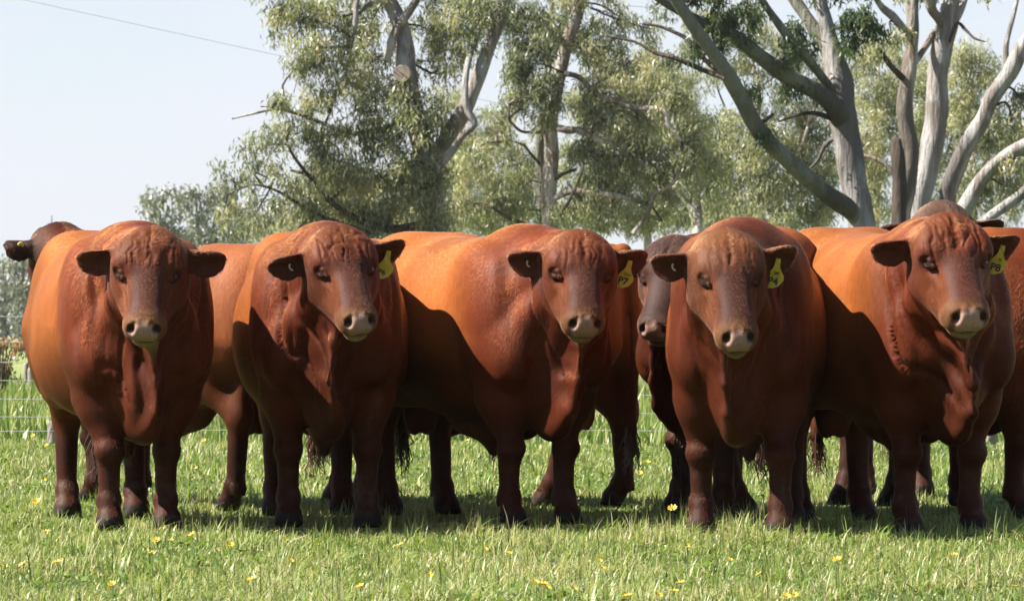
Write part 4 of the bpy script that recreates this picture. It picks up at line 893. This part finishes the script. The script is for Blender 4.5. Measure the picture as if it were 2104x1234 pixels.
def bull_thing(px, d, psi, label, b, seed, cols=RED, cell=.0168, s0=.36, scale=1.0, wr=1.0, mat=None, tag_txt=None, stud=False, button=None, hair=True, tag_tilt=12, fur=170000):
    """px: photo column of the midpoint of the front feet; psi: heading, 0 = straight at the camera, + = towards picture right"""
    root = empty('bull', ((px - CXP) / FPX * d, d, 0), R(psi - 90)); root.scale = (scale,) * 3
    tag(root, label, 'bull', 'bulls standing in a row in the paddock')
    pos, quads, nrm = surface(b, cell, s0)
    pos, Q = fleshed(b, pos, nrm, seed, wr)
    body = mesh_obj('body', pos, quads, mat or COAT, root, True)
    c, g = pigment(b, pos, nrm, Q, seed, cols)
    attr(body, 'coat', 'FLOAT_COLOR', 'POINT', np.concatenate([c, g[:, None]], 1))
    if fur: coat_hair(root, b, pos, quads, nrm, c, Q, fur, seed)
    for sd in (1, -1):                                             # eyes
        E = b.eye[sd]; out = unit(vec(.05, sd * 1., .42)); w = b.H(*(E - out * .0160))
        bm = bmesh.new(); bmesh.ops.create_uvsphere(bm, u_segments=18, v_segments=12, radius=.0250 * b.hs)
        me = bpy.data.meshes.new('eye'); bm.to_mesh(me); bm.free(); me.shade_smooth(); me.materials.append(EYE)
        e = bpy.data.objects.new('eye', me); COL.objects.link(e); e.parent = root; e.location = Vector(w.tolist())
    def frame(pos_, right, up, tilt):
        right = Vector(right.tolist()).normalized(); up = Vector(up.tolist()); up = (up - right * up.dot(right)).normalized(); n = right.cross(up)
        M = Matrix((right, up, n)).transposed().to_4x4(); M.translation = Vector(pos_.tolist())
        return M @ Matrix.Rotation(R(tilt), 4, 'Z')
    if tag_txt is not None:
        B, e, w, cc = b.ear_frame(1)
        p = B + e * .108 + cc * .022
        M = frame(p, unit(b.l + b.f * .25), unit(b.zz + b.f * .18), -tag_tilt)
        out2 = [(-.010, .004), (.011, .004), (.014, -.035), (.024, -.055), (.036, -.072), (.037, -.092), (.020, -.118), (-.006, -.132), (-.034, -.136), (-.037, -.090), (-.033, -.066), (-.018, -.045), (-.012, -.030)]
        nn = len(out2); bow = lambda x, y: -.10 * (y + .02) * 0 - 6.0 * x * x * (1 if y < -.05 else .3)
        V = [(x, y, .0012 + bow(x, y)) for x, y in out2] + [(x, y, -.0012 + bow(x, y)) for x, y in out2]
        Fc = [tuple(range(nn))[::-1], tuple(range(nn, 2 * nn))] + [(i, (i + 1) % nn, nn + (i + 1) % nn, nn + i) for i in range(nn)]
        T = mesh_obj('ear_tag', V, Fc, TAGM, root); T.matrix_local = M
        T['label'] = 'yellow plastic ear tag with black writing'
        bm = bmesh.new(); bm.from_mesh(T.data); bmesh.ops.recalc_face_normals(bm, faces=bm.faces); bm.to_mesh(T.data); bm.free()
        for txt, sz, x, y in tag_txt:
            me = text_mesh(txt, sz); me.materials.append(PRINT); o = bpy.data.objects.new('lettering', me); COL.objects.link(o); o.parent = T
            o.location = (x, y, .0045)
        bm = bmesh.new(); bmesh.ops.create_cone(bm, cap_ends=True, segments=14, radius1=.010, radius2=.007, depth=.010)
        me = bpy.data.meshes.new('stud'); bm.to_mesh(me); bm.free(); me.materials.append(TAGM); o = bpy.data.objects.new('stud', me); COL.objects.link(o); o.parent = T; o.location = (0, -.006, .006)
    if stud:                                                       # pale ring in the other ear
        B, e, w, cc = b.ear_frame(-1); p = B + e * .10 + cc * .016 - w * .01
        M = frame(p, unit(b.l), unit(b.zz), 20)
        ring = Tubes(); ring.add([(.011 * math.cos(a), .015 * math.sin(a), .0) for a in np.linspace(1.7, 4.6, 10)], [.0042] * 10, 6, 0, 1)
        o = ring.build('ear_ring', STUD, root); o.matrix_local = M
    if button is not None:                                         # yellow button on the back of the ear
        B, e, w, cc = b.ear_frame(button); p = B + e * .115 - cc * .034
        M = frame(p, unit(-b.l), unit(b.zz), 0)
        bm = bmesh.new(); bmesh.ops.create_cone(bm, cap_ends=True, segments=20, radius1=.020, radius2=.017, depth=.008)
        me = bpy.data.meshes.new('ear_button'); bm.to_mesh(me); bm.free(); me.materials.append(TAGM); o = bpy.data.objects.new('ear_button', me); COL.objects.link(o); o.parent = root; o.matrix_local = M
        bm = bmesh.new(); bmesh.ops.create_cone(bm, cap_ends=True, segments=10, radius1=.0045, radius2=.004, depth=.010)
        me = bpy.data.meshes.new('pin'); bm.to_mesh(me); bm.free(); me.materials.append(PRINT); q = bpy.data.objects.new('pin', me); COL.objects.link(q); q.parent = o
    if hair:                                                       # hair of the sheath and the tail switch
        rng = np.random.default_rng(seed); hb = Tubes()
        for k in range(26):
            x, y = -.52 + rng.normal(0, .012), .012 + rng.normal(0, .012); L = rng.uniform(.03, .085)
            hb.add([(x, y, .352), (x + rng.normal(0, .006), y + rng.normal(0, .006), .352 - L * .6), (x + rng.normal(0, .012), y + rng.normal(0, .012), .352 - L)], [.0022, .0016, .0006], 3, 0, 1, rng, False)
        hb.build('sheath_hair', HAIR, root)
        hb = Tubes()
        for k in range(60):
            x, y = -1.66 + rng.normal(0, .016), .02 + rng.normal(0, .016); L = rng.uniform(.10, .26)
            hb.add([(x, y, .42), (x + rng.normal(0, .02), y + rng.normal(0, .02), .42 - L * .6), (x + rng.normal(0, .03), y + rng.normal(0, .03), .42 - L)], [.004, .003, .001], 3, 0, 1, rng, False)
        hb.build('tail_switch', HAIR, root)
    return root

# short coat hair as real strands lying along the body
def hair_mat():
    m = bpy.data.materials.new('coat hair'); m.use_nodes = True; t = m.node_tree; t.nodes.clear()
    o = t.nodes.new('ShaderNodeOutputMaterial'); h = t.nodes.new('ShaderNodeBsdfHairPrincipled'); h.model = 'CHIANG'; h.parametrization = 'COLOR'
    a = t.nodes.new('ShaderNodeAttribute'); a.attribute_name = 'coat'
    t.links.new(a.outputs['Color'], h.inputs['Color']); h.inputs['Roughness'].default_value = .42; h.inputs['Radial Roughness'].default_value = .70; h.inputs['IOR'].default_value = 1.36
    if 'Random Roughness' in h.inputs: h.inputs['Random Roughness'].default_value = .2
    t.links.new(h.outputs[0], o.inputs['Surface']); return m
HAIRCOAT = hair_mat()
def coat_hair(root, b, pos, quads, nrm, c, Q, n, seed):
    rng = np.random.default_rng(seed + 500)
    A, B_, C_, D_ = (pos[quads[:, k]] for k in range(4))
    area = .5 * (np.linalg.norm(np.cross(B_ - A, C_ - A), axis=1) + np.linalg.norm(np.cross(C_ - A, D_ - A), axis=1))
    cen = (A + B_ + C_ + D_) * .25
    fine = 1 + 1.6 * (np.linalg.norm(cen - b.Hc, axis=1) < .42)
    area = area * fine * (cen[:, 2] > .06)
    f = rng.choice(len(quads), n, p=area / area.sum())
    u, v = rng.random((2, n, 1)).astype(F32)
    p = (A[f] * (1 - u) + B_[f] * u) * (1 - v) + (D_[f] * (1 - u) + C_[f] * u) * v
    vi = quads[f, 0]; N = nrm[vi]; col = c[vi]; q = Q[vi]
    keep = np.linalg.norm(q - np.array([.512, 0, -.07]), axis=1) > .062          # bare nose
    for sd in (1, -1): keep &= np.linalg.norm(q - b.eye[sd], axis=1) > .026
    p, N, col, q = p[keep], N[keep], col[keep], q[keep]; n = len(p)
    # lie of the coat: back and down the body, down the legs and the face
    fl = np.tile(vec(-.75, 0, -.75), (n, 1)); X, Z = p[:, 0], p[:, 2]
    fl[X > -.05] = vec(-.35, 0, -1.0); fl[Z < .6] = vec(0, 0, -1)
    hd = (np.linalg.norm(p - b.Hc, axis=1) < .36) & (q[:, 2] > -.22)
    up = 1 - sstep(.08, .2, q[:, 0])
    face = b.u[None] * (1 - 1.2 * up)[:, None] + b.l[None] * (np.sign(q[:, 1]) * .8 * up)[:, None]
    fl[hd] = face[hd]
    w = np.stack([vnoise(p * 9, seed + 40 + k) - .5 for k in range(3)], 1) * .38 + np.stack([vnoise(p * 34, seed + 44 + k) - .5 for k in range(3)], 1) * .12 + rng.normal(0, .07, (n, 3))
    fl = fl + w; fl -= N * np.einsum('ij,ij->i', fl, N)[:, None]; fl /= np.linalg.norm(fl, axis=1, keepdims=True) + 1e-6
    L = np.where(hd, .0080, .0120) * rng.uniform(.6, 1.3, n)
    pollm = hd & (q[:, 0] < .09); L[pollm] *= 1.35
    neckm = (X > .0) & (Z > .6) & ~hd; L[neckm] *= 1.35
    lift = np.where(pollm, .24, .09) * rng.uniform(.5, 1.5, n)
    L = L[:, None].astype(F32); lift = lift[:, None].astype(F32)
    p0 = p - N * .001; p1 = p + fl * L * .5 + N * L * lift * .75; p2 = p + fl * L + N * L * lift * .9
    P = np.stack([p0, p1, p2], 1).astype(F32)
    r = np.stack([np.full(n, .00026), np.full(n, .00022), np.full(n, .00008)], 1).astype(F32) * rng.uniform(.8, 1.3, (n, 1)).astype(F32)
    cu = bpy.data.hair_curves.new('coat_hair'); cu.add_curves([3] * n)
    cu.points.foreach_set('position', P.ravel())
    ra = cu.attributes.get('radius') or cu.attributes.new('radius', 'FLOAT', 'POINT'); ra.data.foreach_set('value', r.ravel())
    k = rng.uniform(.85, 1.18, (n, 1)); hc = np.clip(col * np.array([1.15, 1.0, .85]) * k, .0008, .9)
    ca = cu.attributes.new('coat', 'FLOAT_COLOR', 'CURVE'); ca.data.foreach_set('color', np.concatenate([hc, np.ones((n, 1))], 1).astype(F32).ravel())
    cu.materials.append(HAIRCOAT)
    o = bpy.data.objects.new('coat_hair', cu); COL.objects.link(o); o.parent = root; o['kind'] = 'stuff'
    return o

# front row, left to right
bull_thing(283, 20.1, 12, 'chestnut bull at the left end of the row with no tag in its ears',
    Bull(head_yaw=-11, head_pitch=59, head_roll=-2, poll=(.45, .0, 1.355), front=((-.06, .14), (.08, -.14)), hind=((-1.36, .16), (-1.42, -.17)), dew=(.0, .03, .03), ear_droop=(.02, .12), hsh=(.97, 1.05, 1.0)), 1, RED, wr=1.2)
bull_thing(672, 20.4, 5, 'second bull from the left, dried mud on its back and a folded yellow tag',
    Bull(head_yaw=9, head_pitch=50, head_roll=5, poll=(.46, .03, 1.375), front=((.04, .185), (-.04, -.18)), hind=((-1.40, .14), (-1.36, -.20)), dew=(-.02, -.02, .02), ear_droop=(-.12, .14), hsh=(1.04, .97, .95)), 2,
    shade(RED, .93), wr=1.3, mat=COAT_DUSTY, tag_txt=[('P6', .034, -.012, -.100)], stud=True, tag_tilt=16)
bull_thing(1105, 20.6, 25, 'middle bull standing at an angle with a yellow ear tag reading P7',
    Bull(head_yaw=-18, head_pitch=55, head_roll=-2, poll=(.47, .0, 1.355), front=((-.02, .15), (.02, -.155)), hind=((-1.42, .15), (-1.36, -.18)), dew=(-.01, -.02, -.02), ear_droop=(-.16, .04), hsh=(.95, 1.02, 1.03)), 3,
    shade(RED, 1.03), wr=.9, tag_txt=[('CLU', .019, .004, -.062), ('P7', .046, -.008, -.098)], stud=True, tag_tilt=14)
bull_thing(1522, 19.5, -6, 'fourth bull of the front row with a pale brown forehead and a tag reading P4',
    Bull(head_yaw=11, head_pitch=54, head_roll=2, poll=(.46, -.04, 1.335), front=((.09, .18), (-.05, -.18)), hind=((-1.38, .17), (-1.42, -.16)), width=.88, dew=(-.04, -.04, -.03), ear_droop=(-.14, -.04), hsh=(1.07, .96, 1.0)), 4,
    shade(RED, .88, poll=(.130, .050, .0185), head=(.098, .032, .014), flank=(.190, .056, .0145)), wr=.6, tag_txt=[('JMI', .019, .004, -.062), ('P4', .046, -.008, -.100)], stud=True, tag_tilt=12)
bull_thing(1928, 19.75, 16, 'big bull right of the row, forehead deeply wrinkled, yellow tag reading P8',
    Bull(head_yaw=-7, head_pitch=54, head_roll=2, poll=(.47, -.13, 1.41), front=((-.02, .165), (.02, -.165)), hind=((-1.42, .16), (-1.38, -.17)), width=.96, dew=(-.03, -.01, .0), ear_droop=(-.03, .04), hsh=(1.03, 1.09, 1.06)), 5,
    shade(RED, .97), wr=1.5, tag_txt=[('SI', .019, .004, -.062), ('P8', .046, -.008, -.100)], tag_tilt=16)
# behind
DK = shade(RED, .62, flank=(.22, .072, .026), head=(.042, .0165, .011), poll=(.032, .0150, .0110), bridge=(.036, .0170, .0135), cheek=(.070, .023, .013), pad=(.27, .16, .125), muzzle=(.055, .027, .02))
def place(X): return X / 1.0
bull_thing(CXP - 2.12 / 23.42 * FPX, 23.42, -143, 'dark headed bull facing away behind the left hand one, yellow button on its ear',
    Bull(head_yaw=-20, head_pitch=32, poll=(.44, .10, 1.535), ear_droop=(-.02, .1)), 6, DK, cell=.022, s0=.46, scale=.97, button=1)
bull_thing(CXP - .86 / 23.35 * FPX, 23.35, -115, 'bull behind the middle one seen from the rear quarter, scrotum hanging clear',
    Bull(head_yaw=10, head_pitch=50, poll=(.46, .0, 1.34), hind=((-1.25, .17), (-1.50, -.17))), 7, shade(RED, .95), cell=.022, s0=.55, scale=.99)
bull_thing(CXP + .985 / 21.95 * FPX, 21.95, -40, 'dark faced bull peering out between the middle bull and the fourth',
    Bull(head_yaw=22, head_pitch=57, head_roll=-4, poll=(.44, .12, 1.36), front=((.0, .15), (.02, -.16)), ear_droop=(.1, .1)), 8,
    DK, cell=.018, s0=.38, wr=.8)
bull_thing(2090, 21.5, 82, 'bright red bull side on at the right edge, head out of sight',
    Bull(head_yaw=10, head_pitch=50, hind=((-1.42, .15), (-1.36, -.16))), 9, shade(RED, 1.0), cell=.022, s0=.55)
bull_thing(1912, 22.9, 3, 'bull hidden behind the big one on the right, only poll and ear tips showing',
    Bull(head_yaw=0, head_pitch=50, poll=(.44, .0, 1.56), ear_droop=(-.12, .10)), 10, shade(RED, .8, poll=(.07, .040, .026), head=(.058, .024, .016)), cell=.022, s0=.46)
# ------------------------------------------------------------------ grass
m = NT('grass blades'); a = m.n('Attribute', attribute_name='tint', attribute_type='GEOMETRY')
gcol = m.ramp(a.outputs['Fac'], [(0, (.055, .090, .016)), (.35, (.122, .192, .036)), (.65, (.205, .250, .070)), (.86, (.31, .30, .13)), (1, (.44, .39, .23))])
m.set(Base_Color=gcol, Roughness=.42, Specular_IOR_Level=.38)
tr = m.n('BsdfTranslucent'); m.l(m.mix(1.0, gcol, (1.3, 1.5, .7), 'MULTIPLY'), tr.inputs['Color'])
mx = m.n('MixShader'); mx.inputs[0].default_value = .32
m.l(m.b.outputs[0], mx.inputs[1]); m.l(tr.outputs[0], mx.inputs[2]); m.l(mx.outputs[0], m.out.inputs['Surface'])
GRASS = m.m
GR = np.random.default_rng(99)
def gz(x, y):
    w = np.clip((60 - np.abs(y - 30)) / 30, 0, 1) * np.clip((25 - np.abs(x)) / 10, 0, 1)
    return w * (.012 * np.sin(x * 1.7 + y * .6) + .010 * np.sin(x * .8 - y * 1.3 + 1) - .012)
def field(d0, d1, n, h0, h1, w, segs, tint=.5, lean=.5, margin=1.3):
    """n blades between two distances, inside the wedge the camera (or one a step aside) can see"""
    y = np.sqrt(GR.uniform(d0 * d0, d1 * d1, n)); x = GR.uniform(-1, 1, n) * (.1174 * y + margin)
    p2 = np.stack([x, y, 0 * x], 1)
    cl = vnoise(p2 * vec(2.3, 1.2, 1), 70); c2 = vnoise(p2 * vec(7, 4, 1), 71)
    h = (h0 + (h1 - h0) * GR.random(n) ** 1.6) * (.40 + .75 * cl + .35 * (c2 - .5) + .9 * sstep(.68, .82, c2))
    ang = GR.uniform(0, 6.283, n); ln = GR.normal(0, lean, n) + .3
    dx, dy = np.cos(ang), np.sin(ang); sx, sy = -dy, dx
    ww = w * GR.uniform(.6, 1.4, n) * (1 + 1.2 * (GR.random(n) < .12))
    z0 = gz(x, y) - .004
    rows = []
    for k in range(segs + 1):
        t = k / segs; bend = ln * h * (t ** 1.7); zz = h * (t - .62 * np.minimum(np.abs(ln), 1.4) / 1.4 * t * t)
        cx, cy = x + dx * bend, y + dy * bend; hw = ww * (1 - t) ** .7 * .5
        if k < segs: rows += [np.stack([cx + sx * hw, cy + sy * hw, z0 + zz], 1), np.stack([cx - sx * hw, cy - sy * hw, z0 + zz], 1)]
        else: rows += [np.stack([cx, cy, z0 + zz], 1)]
    V = np.stack(rows, 1); nv = V.shape[1]; base = (np.arange(n) * nv)[:, None]
    tri = []
    for k in range(segs - 1): a_ = 2 * k; tri += [[a_, a_ + 1, a_ + 3], [a_, a_ + 3, a_ + 2]]
    tri.append([2 * segs - 2, 2 * segs - 1, 2 * segs])
    Fc = np.concatenate([base + np.array(t_)[None] for t_ in tri])
    straw = GR.random(n) < .09
    T = np.clip(tint + .42 * (cl - .5) + .30 * (c2 - .5) + GR.normal(0, .22, n), 0, .92); T[straw] = GR.uniform(.9, 1, straw.sum())
    return V.reshape(-1, 3), Fc, np.repeat(T, nv)
def grow(name, sets, label):
    Vs, Fs, Ts, n = [], [], [], 0
    for V, Fc, T in sets: Vs.append(V); Fs.append(Fc + n); Ts.append(T); n += len(V)
    o = mesh_obj(name, np.concatenate(Vs), np.concatenate(Fs), GRASS); attr(o, 'tint', 'FLOAT', 'POINT', np.concatenate(Ts))
    return tag(o, label, 'grass', kind='stuff')
grow('grass', [field(13.2, 24, 110000, .030, .086, .0060, 3, .64, 1.2), field(13.2, 24, 85000, .018, .050, .0066, 2, .64, 1.2), field(13.2, 24, 13000, .06, .12, .005, 3, .45, 1.0), field(24, 37, 95000, .03, .085, .011, 2, .56, .9)], 'short green pasture grass under the bulls')
grow('long_grass', [field(37, 52, 52000, .16, .34, .016, 2, .46, .35), field(52, 78, 60000, .10, .26, .030, 1, .45, .35)], 'longer green grass beyond the wire fence')
# broad leaved weeds among the grass
def weeds(n, d0, d1):
    y = np.sqrt(GR.uniform(d0 * d0, d1 * d1, n)); x = GR.uniform(-1, 1, n) * (.1174 * y + 1)
    keep = vnoise(np.stack([x, y, 0 * x], 1) * vec(1.6, .9, 1), 77) > .5; x, y = x[keep], y[keep]; n = len(x); per = 7
    X, Y_ = np.repeat(x, per), np.repeat(y, per); a = GR.uniform(0, 6.283, n * per); L = GR.uniform(.025, .055, n * per); up = GR.uniform(.2, 1.1, n * per); w = L * GR.uniform(.18, .32, n * per)
    dx, dy = np.cos(a), np.sin(a); z0 = gz(X, Y_)
    f = lambda t, s_: np.stack([X + dx * L * t - dy * w * s_, Y_ + dy * L * t + dx * w * s_, z0 + .01 + up * L * (t - .45 * t * t)], 1)
    V = np.stack([f(0, 0), f(.5, 1), f(.75, .8), f(1.0, 0), f(.75, -.8), f(.5, -1)], 1).reshape(-1, 3)
    b = (np.arange(n * per) * 6)[:, None]; Fc = np.concatenate([b + np.array(t_)[None] for t_ in ([0, 1, 5], [1, 2, 5], [2, 4, 5], [2, 3, 4])])
    return V, Fc, np.repeat(np.clip(GR.normal(.42, .14, n * per), 0, .85), 6)
grow('broadleaf_weeds', [weeds(2400, 13.2, 37)], 'low broad leaved weeds scattered through the pasture')

# ------------------------------------------------------------------ yellow flowers
m = NT('yellow petals'); v = m.coord('Object'); PETAL = m.set(Base_Color=m.ramp(m.noise(v, 30, 3), [(.35, (.42, .28, .012)), (.65, (.55, .42, .03))]), Roughness=.6)
m = NT('flower centre'); EYEF = m.set(Base_Color=(.30, .16, .012), Roughness=.8)
m = NT('flower stem'); STEM = m.set(Base_Color=(.10, .17, .04), Roughness=.6)
def petals():
    V, Fc = [], []
    for k in range(9):
        a = k * 6.283 / 9 + .12 * math.sin(k * 5); c, s_ = math.cos(a), math.sin(a); n0 = len(V)
        for r_, w_, z_ in ((.004, .0018, 0), (.012, .0042, .006), (.019, .0036, .010), (.0235, .0, .011)):
            for sg in (1, -1): V.append((c * r_ - s_ * w_ * sg, s_ * r_ + c * w_ * sg, z_))
        for i in range(3): Fc.append((n0 + 2*i, n0 + 2*i + 1, n0 + 2*i + 3, n0 + 2*i + 2))
    return V, Fc
pv, pf = petals(); PM = bpy.data.meshes.new('petals'); PM.from_pydata(pv, [], pf); PM.materials.append(PETAL)
bm = bmesh.new(); bmesh.ops.create_uvsphere(bm, u_segments=10, v_segments=6, radius=.0058); bmesh.ops.scale(bm, vec=(1, 1, .5), verts=bm.verts); CM = bpy.data.meshes.new('centre'); bm.to_mesh(CM); bm.free(); CM.materials.append(EYEF)
FR = random.Random(5)
near_px = [(298, 1128), (322, 1110), (352, 1110), (395, 1098), (398, 1106), (445, 1130), (472, 1118), (312, 1135), (118, 1155), (48, 1160), (2, 1162), (146, 1150), (95, 1092), (140, 1088), (585, 1108), (568, 1092), (823, 1120), (996, 1128), (655, 1120), (598, 1152),
           (1115, 1200), (1100, 1196), (1122, 1206), (1398, 1198), (1352, 1222), (1385, 1215), (1232, 1152), (1236, 1166), (1178, 1208), (1410, 1120), (1630, 1222), (1615, 1226), (1500, 1150), (1045, 1137), (1830, 1190), (1960, 1140), (2085, 1205), (1560, 1180), (880, 1180), (740, 1205), (520, 1190), (230, 1200), (1290, 1225), (1720, 1150)]
k = 0
for (x, y) in near_px:
    h = FR.uniform(.07, .12); d = FPX * (CAMZ - h) / (y - HORIZON); p = at(x, y, d)
    r_ = empty('yellow_flower', (p.x, d, 0), FR.uniform(0, 6))
    tag(r_, 'small yellow daisy with a dark eye in the grass in front of the bulls', 'flower', 'yellow daisies in the foreground grass')
    tilt = (FR.uniform(.0, .7), FR.uniform(-.5, .5), 0)
    st = Tubes(); st.add([(0, 0, 0), (.004, 0, h * .5), (0, 0, h - .002)], [.0018, .0016, .0014], 4, 0, 2); st.build('stem', STEM, r_)
    s_ = FR.uniform(.5, .8)
    for nm, me in (('petals', PM), ('flower_centre', CM)):
        o = bpy.data.objects.new(nm, me); COL.objects.link(o); o.parent = r_; o.location = (0, 0, h + (.004 if nm == 'flower_centre' else 0)); o.rotation_euler = tilt; o.scale = (s_,) * 3
    r_.rotation_euler = (0, 0, FR.uniform(-.6, .6))
FM = PM.copy(); FM.name = 'flower_head'
far_px = [(60, 872), (68, 866), (30, 880), (20, 905), (68, 895), (8, 862), (96, 915), (40, 915), (1330, 950), (1350, 974), (1315, 972), (1484, 966), (960, 905), (975, 915), (420, 905), (415, 990), (400, 960), (270, 905), (640, 980), (655, 1000), (775, 985), (1100, 985), (1110, 1010), (1290, 1000), (1262, 975), (1390, 930), (1740, 1000), (1770, 990), (500, 940), (535, 955), (1382, 1045), (985, 1040), (720, 945), (60, 960), (90, 985), (25, 1010), (75, 1030), (20, 950), (420, 1030)]
for (x, y) in far_px[::2]:
    h = FR.uniform(.10, .16); d = FPX * (CAMZ - h) / (y - HORIZON); p = at(x, y, d)
    o = bpy.data.objects.new('yellow_flower', FM); COL.objects.link(o); o.location = (p.x, d, h); o.rotation_euler = (FR.uniform(.1, .8), FR.uniform(-.4, .4), FR.uniform(-.5, .5)); s_ = FR.uniform(.7, 1.1); o.scale = (s_,) * 3
    tag(o, 'tiny yellow flower dotted in the grass behind the bulls', 'flower', 'yellow flowers in the grass beyond the bulls')
# ------------------------------------------------------------------ air
hz = bpy.data.materials.new('haze'); hz.use_nodes = True; hn = hz.node_tree.nodes; hn.clear()
ho = hn.new('ShaderNodeOutputMaterial'); hv = hn.new('ShaderNodeVolumePrincipled')
hv.inputs['Color'].default_value = (.93, .96, 1.0, 1); hv.inputs['Density'].default_value = .00010; hv.inputs['Anisotropy'].default_value = .2
hz.node_tree.links.new(hv.outputs['Volume'], ho.inputs['Volume'])
x0, x1, y0, y1, z0, z1 = -80, 80, -10, 440, -1.2, 26
V = [(x, y, z) for z in (z0, z1) for y in (y0, y1) for x in (x0, x1)]
o = mesh_obj('haze', V, [(0, 2, 3, 1), (4, 5, 7, 6), (0, 1, 5, 4), (2, 6, 7, 3), (0, 4, 6, 2), (1, 3, 7, 5)], hz)
tag(o, 'thin pale air between the camera and the far trees', 'haze', kind='stuff')
